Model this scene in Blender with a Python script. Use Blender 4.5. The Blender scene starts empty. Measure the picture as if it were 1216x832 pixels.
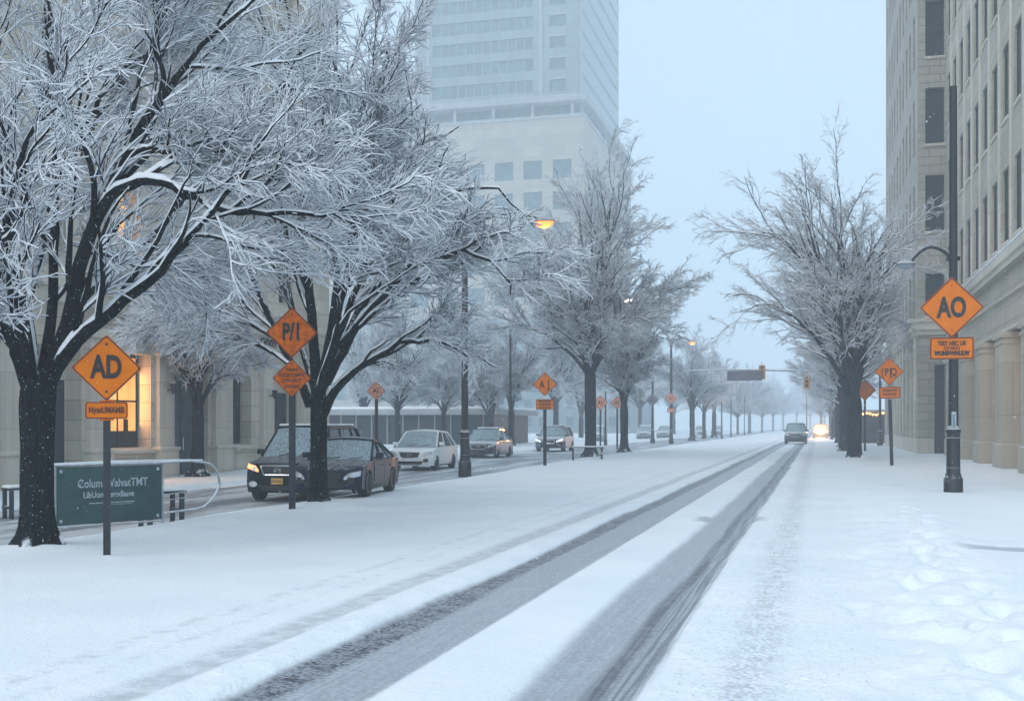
import bpy, bmesh, math, random
import numpy as np
from mathutils import Vector, Matrix
R_ = math.radians
S = bpy.context.scene
COL = S.collection

# ------------------------------------------------------------------ camera
F, CX, HY = 1350.0, 608.0, 505.0          # focal length, centre, horizon in photograph pixels
TH = math.atan((971 - CX) / F)            # the street runs along +Y, the camera looks a little to its left
CT, ST = math.cos(TH), math.sin(TH)
EYE = 1.7
cam = bpy.data.cameras.new('camera'); camo = bpy.data.objects.new('camera', cam); COL.objects.link(camo)
camo.location = (0, 0, EYE); camo.rotation_euler = (R_(90), 0, TH)
cam.sensor_width = 36; cam.lens = F / 1216 * 36; cam.shift_y = (HY - 416) / 1216
cam.clip_start = .05; cam.clip_end = 3000
S.camera = camo

# ------------------------------------------------------------------ world, sun, exposure
SUN_EL, SUN_AZ = R_(42), R_(200)
w = bpy.data.worlds.new('World'); S.world = w; w.use_nodes = True
nt = w.node_tree; bg = nt.nodes['Background']
sky = nt.nodes.new('ShaderNodeTexSky'); sky.sky_type = 'NISHITA'; sky.sun_disc = False
sky.sun_elevation = SUN_EL; sky.sun_rotation = SUN_AZ; sky.air_density = 1.0; sky.dust_density = 4.0; sky.ozone_density = 2.0
mixw = nt.nodes.new('ShaderNodeMix'); mixw.data_type = 'RGBA'; mixw.inputs[0].default_value = .75
nt.links.new(sky.outputs[0], mixw.inputs[6]); mixw.inputs[7].default_value = (5.45, 6.9, 8.0, 1)   # even cloud layer
nt.links.new(mixw.outputs[2], bg.inputs[0]); bg.inputs[1].default_value = .12
sun = bpy.data.lights.new('sun', 'SUN'); sun.energy = .6; sun.angle = R_(55); sun.color = (1, .96, .9)
so = bpy.data.objects.new('sun', sun); COL.objects.link(so)
so.rotation_euler = (R_(90) - SUN_EL, 0, math.pi - SUN_AZ)
S.view_settings.view_transform = 'Standard'; S.view_settings.look = 'None'; S.view_settings.gamma = 1
S.view_settings.use_curve_mapping = False
S.view_settings.exposure = 0.44
S.render.engine = 'CYCLES'
cy = S.cycles
cy.max_bounces = 7; cy.diffuse_bounces = 5; cy.glossy_bounces = 3; cy.volume_bounces = 4; cy.transparent_max_bounces = 8
cy.use_denoising = True; cy.caustics_reflective = False; cy.caustics_refractive = False
cy.sample_clamp_indirect = 6

# ------------------------------------------------------------------ helpers
def GP(px, py, z=0.0):
    """world point on level z seen at photograph pixel (px, py)"""
    t = (EYE - z) * F / (py - HY); return PT(px, t, z)
def PT(px, t, z):
    u = (px - CX) / F
    return Vector((t * (-ST + u * CT), t * (CT + u * ST), z))
def PZ(px, py, t):
    return PT(px, t, EYE + (HY - py) * t / F)

def tag(o, label=None, cat=None, group=None, kind=None):
    if label: o['label'] = label
    if cat: o['category'] = cat
    if group: o['group'] = group
    if kind: o['kind'] = kind
    return o
def empty(name, loc=(0, 0, 0), rz=0.0):
    o = bpy.data.objects.new(name, None); COL.objects.link(o); o.location = loc; o.rotation_euler = (0, 0, rz)
    o.empty_display_size = .2
    return o
def link(name, me, parent=None, loc=None):
    o = bpy.data.objects.new(name, me); COL.objects.link(o)
    if parent is not None: o.parent = parent
    if loc is not None: o.location = loc
    return o
def copy_tree(o, parent=None):
    c = o.copy(); COL.objects.link(c); c.parent = parent
    for ch in list(o.children): copy_tree(ch, c)
    return c
def np_mesh(name, V, Q, mat, smooth=True):
    """quads (or tris) mesh out of numpy arrays"""
    me = bpy.data.meshes.new(name); n = Q.shape[1]
    me.vertices.add(len(V)); me.vertices.foreach_set('co', np.ascontiguousarray(V, dtype=np.float32).ravel())
    me.loops.add(Q.size); me.loops.foreach_set('vertex_index', Q.astype(np.int32).ravel())
    me.polygons.add(len(Q)); me.polygons.foreach_set('loop_start', np.arange(0, Q.size, n, dtype=np.int32))
    if smooth: me.polygons.foreach_set('use_smooth', np.ones(len(Q), dtype=bool))
    me.update(calc_edges=True); me.materials.append(mat)
    return me

class MB:
    """collects shapes into one mesh"""
    def __init__(s): s.bm = bmesh.new()
    def box(s, x0, x1, y0, y1, z0, z1, bev=0, m=0, M=None):
        v = [s.bm.verts.new((x, y, z)) for z in (z0, z1) for y in (y0, y1) for x in (x0, x1)]
        fs = [s.bm.faces.new([v[i] for i in f]) for f in ((0, 2, 3, 1), (4, 5, 7, 6), (0, 1, 5, 4), (2, 6, 7, 3), (0, 4, 6, 2), (1, 3, 7, 5))]
        for f in fs: f.material_index = m
        if M is not None: bmesh.ops.transform(s.bm, matrix=M, verts=v)
        if bev:
            es = list({e for f in fs for e in f.edges})
            bmesh.ops.bevel(s.bm, geom=es, offset=bev, segments=2, affect='EDGES', profile=.6)
        return s
    def bar(s, a, b, r, n=8, r2=None, flat=None, m=0):
        a, b = Vector(a), Vector(b); d = b - a; L = d.length
        q = d.to_track_quat('Z', 'Y').to_matrix().to_4x4(); M = Matrix.Translation(a) @ q
        r2 = r if r2 is None else r2
        lo, hi = [], []
        for i in range(n):
            an = 2 * math.pi * (i + .5) / n; c, si = math.cos(an), math.sin(an)
            if flat: c *= flat
            lo.append(s.bm.verts.new(M @ Vector((c * r, si * r, 0)))); hi.append(s.bm.verts.new(M @ Vector((c * r2, si * r2, L))))
        for i in range(n):
            f = s.bm.faces.new((lo[i], lo[(i + 1) % n], hi[(i + 1) % n], hi[i])); f.material_index = m
        s.bm.faces.new(lo[::-1]).material_index = m; s.bm.faces.new(hi).material_index = m
        return s
    def path(s, pts, r, n=8, m=0):
        pts = [Vector(p) for p in pts]; rings = []
        rr = r if hasattr(r, '__len__') else [r] * len(pts)
        up = None
        for i, p in enumerate(pts):
            d = (pts[min(i + 1, len(pts) - 1)] - pts[max(i - 1, 0)]).normalized()
            if up is None: up = d.orthogonal().normalized()
            up = (up - d * up.dot(d)).normalized(); v = d.cross(up)
            rings.append([s.bm.verts.new(p + (up * math.cos(2 * math.pi * k / n) + v * math.sin(2 * math.pi * k / n)) * rr[i]) for k in range(n)])
        for a, b in zip(rings, rings[1:]):
            for k in range(n):
                s.bm.faces.new((a[k], a[(k + 1) % n], b[(k + 1) % n], b[k])).material_index = m
        s.bm.faces.new(rings[0][::-1]).material_index = m; s.bm.faces.new(rings[-1]).material_index = m
        return s
    def lathe(s, prof, n=16, at=(0, 0, 0), M=None, m=0):
        rings = []; at = Vector(at)
        for r, z in prof:
            ring = []
            for k in range(n):
                p = Vector((r * math.cos(2 * math.pi * k / n), r * math.sin(2 * math.pi * k / n), z))
                if M is not None: p = M @ p
                ring.append(s.bm.verts.new(p + at))
            rings.append(ring)
        for a, b in zip(rings, rings[1:]):
            for k in range(n):
                s.bm.faces.new((a[k], a[(k + 1) % n], b[(k + 1) % n], b[k])).material_index = m
        s.bm.faces.new(rings[0][::-1]).material_index = m; s.bm.faces.new(rings[-1]).material_index = m
        return s
    def poly(s, pts, depth, M=None, m=0):
        """polygon in the local XZ plane, thick along Y (front at y=0, back at y=depth)"""
        a = [s.bm.verts.new((x, 0, z)) for x, z in pts]; b = [s.bm.verts.new((x, depth, z)) for x, z in pts]
        n = len(pts)
        s.bm.faces.new(a).material_index = m; s.bm.faces.new(b[::-1]).material_index = m
        for i in range(n): s.bm.faces.new((a[(i + 1) % n], a[i], b[i], b[(i + 1) % n])).material_index = m
        if M is not None: bmesh.ops.transform(s.bm, matrix=M, verts=a + b)
        return s
    def quad(s, pts, m=0):
        s.bm.faces.new([s.bm.verts.new(p) for p in pts]).material_index = m; return s
    def mesh(s, name, mats, ang=38, smooth=True):
        bm = s.bm
        bmesh.ops.recalc_face_normals(bm, faces=bm.faces[:])
        if smooth:
            for f in bm.faces: f.smooth = True
            for e in bm.edges:
                if len(e.link_faces) == 2 and e.calc_face_angle(0) > R_(ang): e.smooth = False
        me = bpy.data.meshes.new(name); bm.to_mesh(me); bm.free()
        for m in (mats if isinstance(mats, (list, tuple)) else [mats]): me.materials.append(m)
        return me
    def build(s, name, mats, parent=None, loc=None, ang=38, smooth=True):
        return link(name, s.mesh(name, mats, ang, smooth), parent, loc)

# ------------------------------------------------------------------ materials
def newmat(name):
    m = bpy.data.materials.new(name); m.use_nodes = True
    return m, m.node_tree, m.node_tree.nodes['Principled BSDF']
class N:
    """tiny node-writing helper"""
    def __init__(s, t): s.t = t
    def n(s, typ, **k):
        x = s.t.nodes.new(typ)
        for a, b in k.items(): setattr(x, a, b)
        return x
    def put(s, sock, v):
        if isinstance(v, (int, float, tuple)): sock.default_value = v
        else: s.t.links.new(v, sock)
    def m(s, op, a, b=0.0, c=None, clamp=False):
        x = s.n('ShaderNodeMath', operation=op); x.use_clamp = clamp; s.put(x.inputs[0], a); s.put(x.inputs[1], b)
        if c is not None: s.put(x.inputs[2], c)
        return x.outputs[0]
    def ss(s, v, a, b, o0=0.0, o1=1.0):
        x = s.n('ShaderNodeMapRange', interpolation_type='SMOOTHSTEP'); s.put(x.inputs[0], v)
        for i, q in zip((1, 2, 3, 4), (a, b, o0, o1)): s.put(x.inputs[i], q)
        return x.outputs[0]
    def coord(s, kind='Object', scale=None):
        c = s.n('ShaderNodeTexCoord').outputs[kind]
        if scale is not None:
            mp = s.n('ShaderNodeMapping'); s.put(mp.inputs[0], c); mp.inputs['Scale'].default_value = scale; c = mp.outputs[0]
        return c
    def noise(s, v, sc, det=3, rough=.55, col=False):
        x = s.n('ShaderNodeTexNoise'); s.put(x.inputs['Vector'], v); x.inputs['Scale'].default_value = sc
        x.inputs['Detail'].default_value = det; x.inputs['Roughness'].default_value = rough
        return x.outputs[1 if col else 0]
    def mix(s, f, a, b):
        x = s.n('ShaderNodeMix', data_type='RGBA'); s.put(x.inputs[0], f); s.put(x.inputs[6], a); s.put(x.inputs[7], b); return x.outputs[2]
    def bump(s, h, dist, strength=1.0, normal=None):
        x = s.n('ShaderNodeBump'); s.put(x.inputs['Height'], h); x.inputs['Distance'].default_value = dist; x.inputs['Strength'].default_value = strength
        if normal is not None: s.put(x.inputs['Normal'], normal)
        return x.outputs[0]
def c4(r, g, b): return (r, g, b, 1.0)
def simple(name, col, rough=.5, metal=0.0, vary=.15, scale=6.0, bump=0.0, snow=0.0, snow_lo=.45, emit=None, es=0, coat=0.0, spec=.5):
    """painted / stone / metal surface, mottled, with snow lying on whatever faces upwards"""
    m, t, b = newmat(name); q = N(t)
    co = q.coord()
    n1 = q.noise(co, scale, 4)
    lo = tuple(x * (1 - vary) for x in col) + (1.0,); hi = tuple(min(1, x * (1 + vary)) for x in col) + (1.0,)
    c = q.mix(q.ss(n1, .3, .7), lo, hi)
    if snow:
        g = q.n('ShaderNodeNewGeometry'); sx = q.n('ShaderNodeSeparateXYZ'); q.put(sx.inputs[0], g.outputs['Normal'])
        nn = q.noise(co, 9, 3)
        f = q.m('MULTIPLY', q.ss(q.m('ADD', sx.outputs[2], q.m('MULTIPLY', q.m('SUBTRACT', nn, .5), .7)), snow_lo, snow_lo + .25), snow)
        c = q.mix(f, c, c4(.82, .85, .88))
        q.put(b.inputs['Roughness'], q.m('ADD', q.m('MULTIPLY', f, .9 - rough), rough))
    else: b.inputs['Roughness'].default_value = rough
    q.put(b.inputs['Base Color'], c); b.inputs['Metallic'].default_value = metal
    b.inputs['Specular IOR Level'].default_value = spec
    if coat: b.inputs['Coat Weight'].default_value = coat; b.inputs['Coat Roughness'].default_value = .08
    if bump: q.put(b.inputs['Normal'], q.bump(q.noise(co, scale * 4, 4), bump))
    if emit:
        b.inputs['Emission Color'].default_value = emit + (1,); b.inputs['Emission Strength'].default_value = es
    return m

MAT = {}
MAT['snow'] = simple('snow', (.83, .86, .9), .75, vary=.02, scale=3, bump=.02)
MAT['black_metal'] = simple('black_metal', (.018, .02, .026), .45, .3, bump=.002, snow=.5, snow_lo=.3)
MAT['post'] = simple('post_metal', (.02, .024, .032), .5, .3, snow=.6)
MAT['orange'] = simple('sign_orange', (.68, .165, .001), .7, spec=.15, vary=.07, scale=4, bump=.002)
MAT['orange_dirty'] = simple('sign_orange_dirty', (.60, .12, .002), .7, spec=.15, vary=.25, scale=9)
MAT['orange_pale'] = simple('sign_orange_frosted', (.62, .25, .16), .7, vary=.45, scale=12)
MAT['sign_border'] = simple('sign_border', (.09, .01, .006), .5)
MAT['sign_black'] = simple('sign_lettering', (.012, .01, .01), .5)
MAT['sign_brown'] = simple('sign_small_lettering', (.12, .03, .008), .6)
MAT['grey_sign'] = simple('grey_sign', (.12, .12, .16), .6)
MAT['teal'] = simple('teal_board', (.012, .055, .06), .5, vary=.25, scale=3, bump=.002)
MAT['faded_white'] = simple('faded_white', (.35, .43, .46), .6, vary=.3, scale=20)
MAT['galv'] = simple('galvanised_tube', (.3, .34, .38), .4, .6, snow=1, snow_lo=.0)
MAT['chrome'] = simple('chrome', (.75, .77, .8), .15, 1.0, vary=.05)
MAT['tyre'] = simple('tyre_rubber', (.012, .012, .014), .8, bump=.003)
MAT['rim'] = simple('alloy_rim', (.45, .47, .5), .3, .9)
MAT['paint_black'] = simple('paint_black', (.008, .012, .02), .28, 0, vary=.2, scale=3, snow=.3, snow_lo=.85, coat=.05, spec=.12)
MAT['paint_navy'] = simple('paint_navy', (.012, .02, .036), .3, 0, vary=.2, scale=3, snow=.3, snow_lo=.85, coat=.05, spec=.12)
MAT['paint_white'] = simple('paint_white', (.76, .8, .83), .35, 0, vary=.06, scale=3, coat=.6)
MAT['paint_grey'] = simple('paint_grey', (.028, .045, .07), .35, 0, vary=.2, scale=3, snow=.8, snow_lo=.6, coat=.8)
MAT['paint_silver'] = simple('paint_silver', (.25, .3, .34), .35, .3, vary=.1, scale=3, snow=.9, snow_lo=.5, coat=.6)
MAT['black_plastic'] = simple('black_plastic', (.008, .009, .011), .5)
MAT['plate'] = simple('plate_yellow', (.62, .36, .1), .5)
MAT['lamp_lens'] = simple('headlight_lens', (.5, .55, .6), .12, .2, coat=1)
MAT['lamp_lit'] = simple('headlight_lit', (.8, .5, .3), .3, emit=(1, .42, .16), es=1.1)
MAT['lamp_white'] = simple('headlight_white', (.8, .85, .9), .3, emit=(.9, .95, 1), es=1.3)
MAT['amber_lamp'] = simple('amber_lamp', (1, .5, .2), .3, emit=(1, .13, .008), es=2.4)
MAT['far_lamp'] = simple('far_amber_lamp', (1, .5, .2), .3, emit=(1, .38, .1), es=5)
MAT['pale_lamp'] = simple('pale_lamp', (1, .9, .9), .3, emit=(1, .85, .8), es=9)
MAT['dark_lens'] = simple('unlit_lens', (.2, .24, .28), .2)
MAT['signal_yellow'] = simple('signal_yellow', (.55, .24, .07), .5, snow=1)
MAT['bench'] = simple('bench_dark', (.02, .035, .05), .6, snow=1, snow_lo=.3)
MAT['door_teal'] = simple('door_teal', (.035, .075, .10), .5, vary=.3, scale=2)
MAT['door_dark'] = simple('door_dark', (.02, .03, .042), .5, vary=.3)
MAT['frame_dark'] = simple('window_frame_dark', (.022, .028, .036), .5)
MAT['concrete'] = simple('pale_concrete', (.32, .33, .34), .8, vary=.12, scale=1.2, bump=.01, snow=1, snow_lo=.5)

def glass(name, col, rough=.08, frost=.0, spec=.3):
    m, t, b = newmat(name); q = N(t); co = q.coord()
    n = q.noise(co, 1.1, 2); f = q.noise(co, 45, 4)
    c = q.mix(q.ss(n, .3, .7), tuple(x * .6 for x in col) + (1,), tuple(x * 1.3 for x in col) + (1,))
    if frost: c = q.mix(q.m('MULTIPLY', q.ss(f, .42, .6), frost), c, c4(.5, .6, .66))
    q.put(b.inputs['Base Color'], c)
    q.put(b.inputs['Roughness'], q.ss(f, .4, .65, rough, rough + frost * .5)); b.inputs['Specular IOR Level'].default_value = spec
    return m
MAT['glass'] = glass('window_glass', (.006, .010, .016), .4, .05, .1)
MAT['glass_blue'] = glass('window_glass_blue', (.010, .022, .034), .35, .05, .12)
MAT['car_glass'] = glass('car_glass', (.012, .02, .026), .08, .2, .5)
MAT['windshield'] = glass('frosted_windshield', (.10, .17, .20), .1, .75, .6)
MAT['tower_glass'] = glass('tower_glass', (.07, .14, .16), .15, 0)

def lit_glass(name, col, s):
    m, t, b = newmat(name); q = N(t); co = q.coord()
    n = q.noise(co, .9, 2)
    q.put(b.inputs['Base Color'], c4(.3, .15, .05))
    q.put(b.inputs['Emission Color'], q.mix(q.ss(n, .35, .7), tuple(col) + (1,), (col[0] * .75, col[1] * .55, col[2] * .4, 1)))
    b.inputs['Emission Strength'].default_value = s; b.inputs['Roughness'].default_value = .3
    return m
MAT['lit'] = lit_glass('lit_window', (1, .46, .13), 1.0)

def stone(name, col, bw, bh, mort=.012, depth=.012, vary=.12, axis='Y'):
    """coursed stone: brick pattern over the wall's own length and height, mottled and rain-streaked"""
    m, t, b = newmat(name); q = N(t)
    co = q.coord(); sp = q.n('ShaderNodeSeparateXYZ'); q.put(sp.inputs[0], co)
    hcoord = q.m('ADD', sp.outputs[0], sp.outputs[1])
    cb = q.n('ShaderNodeCombineXYZ'); q.put(cb.inputs[0], hcoord); q.put(cb.inputs[1], sp.outputs[2])
    br = q.n('ShaderNodeTexBrick'); q.put(br.inputs['Vector'], cb.outputs[0])
    br.inputs['Scale'].default_value = 1; br.inputs['Brick Width'].default_value = bw; br.inputs['Row Height'].default_value = bh
    br.inputs['Mortar Size'].default_value = mort; br.inputs['Mortar Smooth'].default_value = .3; br.inputs['Bias'].default_value = 0
    lo = tuple(x * (1 - vary) for x in col) + (1.0,); hi = tuple(x * (1 + vary) for x in col) + (1.0,)
    br.inputs['Color1'].default_value = lo; br.inputs['Color2'].default_value = hi
    br.inputs['Mortar'].default_value = tuple(x * .55 for x in col) + (1.0,)
    n1 = q.noise(co, .5, 5, .65); mpn = q.coord('Object', (2.2, 2.2, .12)); n2 = q.noise(mpn, 1, 4)
    c = q.mix(q.m('MULTIPLY', q.ss(n1, .35, .7), .35), br.outputs[0], tuple(x * .7 for x in col) + (1.0,))
    c = q.mix(q.m('MULTIPLY', q.ss(n2, .5, .75), .35), c, tuple(x * .6 for x in col) + (1.0,))
    g = q.n('ShaderNodeNewGeometry'); sx = q.n('ShaderNodeSeparateXYZ'); q.put(sx.inputs[0], g.outputs['Normal'])
    f = q.ss(sx.outputs[2], .5, .7); c = q.mix(f, c, c4(.82, .85, .88))
    q.put(b.inputs['Base Color'], c); b.inputs['Roughness'].default_value = .85
    h = q.m('ADD', q.m('MULTIPLY', br.outputs[1], -1.0), q.m('MULTIPLY', q.noise(co, 14, 4), .4))
    q.put(b.inputs['Normal'], q.bump(h, depth))
    return m
MAT['limestone'] = stone('limestone_blocks', (.60, .545, .46), 1.5, .62)
MAT['limestone_smooth'] = stone('limestone_smooth', (.63, .58, .50), 3.2, 1.6, .008)
MAT['grey_stone'] = stone('grey_stone', (.46, .415, .35), 2.4, .66)
MAT['grey_brick'] = stone('grey_brick', (.40, .37, .325), 1.3, .5, .025, .02)
MAT['pillar_stone'] = stone('pillar_stone', (.45, .40, .33), 3, 2.1, .01)
MAT['tower_stone'] = stone('tower_stone', (.42, .37, .31), 3, 1.5, .02)
MAT['tower_panel'] = stone('tower_panel', (.22, .27, .29), 3.4, 3.15, .04, .02)

def bark(name, col, specks, snow_lo, snowy=1.0, sc=1.0):
    """dark furrowed bark, white wherever it faces the falling snow, flecked where flakes stuck"""
    m, t, b = newmat(name); q = N(t); co = q.coord()
    mp = q.coord('Object', (9, 9, 1.6)); n1 = q.noise(mp, 2.4, 5, .65)
    c = q.mix(q.ss(n1, .35, .7), tuple(x * .45 for x in col) + (1,), tuple(x * 1.5 for x in col) + (1,))
    g = q.n('ShaderNodeNewGeometry'); sx = q.n('ShaderNodeSeparateXYZ'); q.put(sx.inputs[0], g.outputs['Normal'])
    nn = q.noise(co, 7 * sc, 3)
    lean = q.m('ADD', sx.outputs[2], q.m('MULTIPLY', sx.outputs[0], .12))
    f = q.m('MULTIPLY', q.ss(q.m('ADD', lean, q.m('MULTIPLY', q.m('SUBTRACT', nn, .5), .8)), snow_lo, snow_lo + .2), snowy)
    if specks:
        sp = q.noise(co, 38, 2, .5); f = q.m('MAXIMUM', f, q.m('MULTIPLY', q.ss(sp, .69, .73), specks))
    c = q.mix(f, c, c4(.8, .84, .9))
    q.put(b.inputs['Base Color'], c); b.inputs['Roughness'].default_value = .9
    b.inputs['Specular IOR Level'].default_value = .05
    if specks: q.put(b.inputs['Normal'], q.bump(n1, .05))
    return m
MAT['bark'] = bark('bark', (.010, .011, .014), .9, .45)
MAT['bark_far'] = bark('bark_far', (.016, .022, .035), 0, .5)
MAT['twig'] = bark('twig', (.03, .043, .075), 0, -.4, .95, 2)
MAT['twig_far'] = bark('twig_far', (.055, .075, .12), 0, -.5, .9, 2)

# ------------------------------------------------------------------ numpy noise and the ground's height
def vnoise(x, y, seed=0):
    xi = np.floor(x).astype(np.int64); yi = np.floor(y).astype(np.int64); fx = x - xi; fy = y - yi
    fx = fx * fx * (3 - 2 * fx); fy = fy * fy * (3 - 2 * fy)
    def h(a, b):
        n = (a * 374761393 + b * 668265263 + seed * 1442695041) & 0x7fffffff
        n = ((n ^ (n >> 13)) * 1274126177) & 0x7fffffff
        return ((n ^ (n >> 16)) & 0xffff) / 65535.0
    return (h(xi, yi) * (1 - fx) + h(xi + 1, yi) * fx) * (1 - fy) + (h(xi, yi + 1) * (1 - fx) + h(xi + 1, yi + 1) * fx) * fy
def fbm(x, y, seed=0, o=4):
    s = 0; a = .5
    for i in range(o): s = s + a * (vnoise(x, y, seed + i) - .5); x = x * 2.03; y = y * 2.03; a *= .5
    return s
def sst(x, a, b):
    t = np.clip((x - a) / (b - a), 0, 1); return t * t * (3 - 2 * t)
def zroad(Y): return -.25 + .2 * sst(np.asarray(Y, float), 28, 60)
MOUNDS = []      # x, y, height, radius of snow banked round trunks and posts
rng0 = np.random.default_rng(5)
PRINTS = []
for i in range(30):
    y = 3.6 + i * .68 + rng0.normal(0, .1); side = (-1) ** i
    PRINTS.append((1.0 + .035 * y + side * .16 + rng0.normal(0, .08), y * 1.05, rng0.uniform(.11, .2), rng0.uniform(.10, .17)))
for i in range(30):
    PRINTS.append((rng0.uniform(.35, 1.9), rng0.uniform(5, 16), rng0.uniform(.08, .22), rng0.uniform(.02, .07)))
def hgt(X, Y):
    X = np.asarray(X, float); Y = np.asarray(Y, float); zr = zroad(Y)
    z = .03 * fbm(X * .35, Y * .35, 3, 3) + .012 * fbm(X * 1.6, Y * 1.2, 9, 3)
    z = z * (1 - .8 * sst(X, -6.0, -5.2) * (1 - sst(X, .2, .9)))
    wob = .05 * (vnoise(Y * .25, Y * 0 + 3.3, 7) - .5)
    x = X + wob
    def band(a, b, s): return sst(x, a - s, a + s) * (1 - sst(x, b - s, b + s))
    fadeY = 1
    z = z - .035 * band(-3.62, -2.72, .07) - .032 * band(-1.92, -1.12, .07) - .014 * band(-4.42, -4.12, .08)
    z = z + .012 * band(-4.05, -3.7, .12) + .012 * band(-2.6, -2.05, .15) + .012 * band(-1.0, -.7, .15)
    rough = sst(x, -1.1, -.4) * (1 - sst(x, .6, 1.2)) * .5 + 2.7 * band(.65, 2.0, .3) * (1 - .6 * sst(Y, 14, 30))
    near = 1 - sst(Y, 22, 45)
    z = z + near * rough * (.07 * fbm(X * 2.3, Y * 2.1, 21, 4) + .03 * np.abs(fbm(X * 6, Y * 5, 31, 3)))
    ditch = vnoise(X * 1.0, Y * .22, 40)
    z = z + near * .035 * band(.9, 2.2, .5)
    crumb = band(-1.05, .35, .2) + band(-4.1, -3.62, .06) + .5 * band(-5.6, -4.5, .3)
    z = z + near * .03 * (band(-4.02, -3.68, .06) + band(-1.08, -.9, .05)) * np.clip(.5 + 2.2 * fbm(X * 3, Y * 2.4, 77, 3), 0, 1.4)
    z = z + near * crumb * .022 * np.clip(fbm(X * 11, Y * 9, 55, 3) - .04, 0, 1) * 3
    for (px, py, r, d) in PRINTS:
        m = (np.abs(X - px) < r * 3) & (np.abs(Y - py) < r * 4)
        if m.any():
            q = ((X - px) / r) ** 2 + ((Y - py) / (r * 1.5)) ** 2
            z = np.where(m, z - d * np.exp(-q ** 2.2) + d * .12 * np.exp(-(np.sqrt(q) - 1.5) ** 2 * 4), z)
    for (px, py, h, r) in MOUNDS:
        m = (np.abs(X - px) < r * 3) & (np.abs(Y - py) < r * 3)
        if m.any(): z = np.where(m, z + h * np.exp(-((X - px) ** 2 + (Y - py) ** 2) / r ** 2), z)
    # gully mark across the pavement and the verge's slope to the side road
    z = z - .05 * np.exp(-((Y - 17.1 - .02 * np.sin(X * 3)) / .3) ** 2) * sst(X, 1.5, 1.9) * (1 - sst(X, 5.5, 6))
    e = -11.75 + .18 * (vnoise(Y * .4, Y * 0, 12) - .5) 
    z = z * (1 - .7 * sst(-X, 11.9, 12.2)) + zr * sst(-X, -e - .65, -e)
    pav = sst(-X, 18.36, 18.5)
    z = z + pav * .13
    return z

P_TREE1 = GP(45, 650); P_TREE2 = GP(378, 603); P_TREE3 = GP(701, 541); P_TREE4 = GP(741, 536); P_TREER = GP(1015, 545)
for p, h, r in ((P_TREE1, .09, .55), (P_TREE2, .16, .7), (P_TREE3, .1, .6), (P_TREE4, .12, .5), (P_TREER, .15, .8)):
    MOUNDS.append((p.x, p.y, h, r))
for px, py in ((127, 661), (347, 607), (552, 560), (647, 553), (1132, 584), (1059, 553)):
    p = GP(px, py); MOUNDS.append((p.x, p.y, .03, .25))

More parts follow.
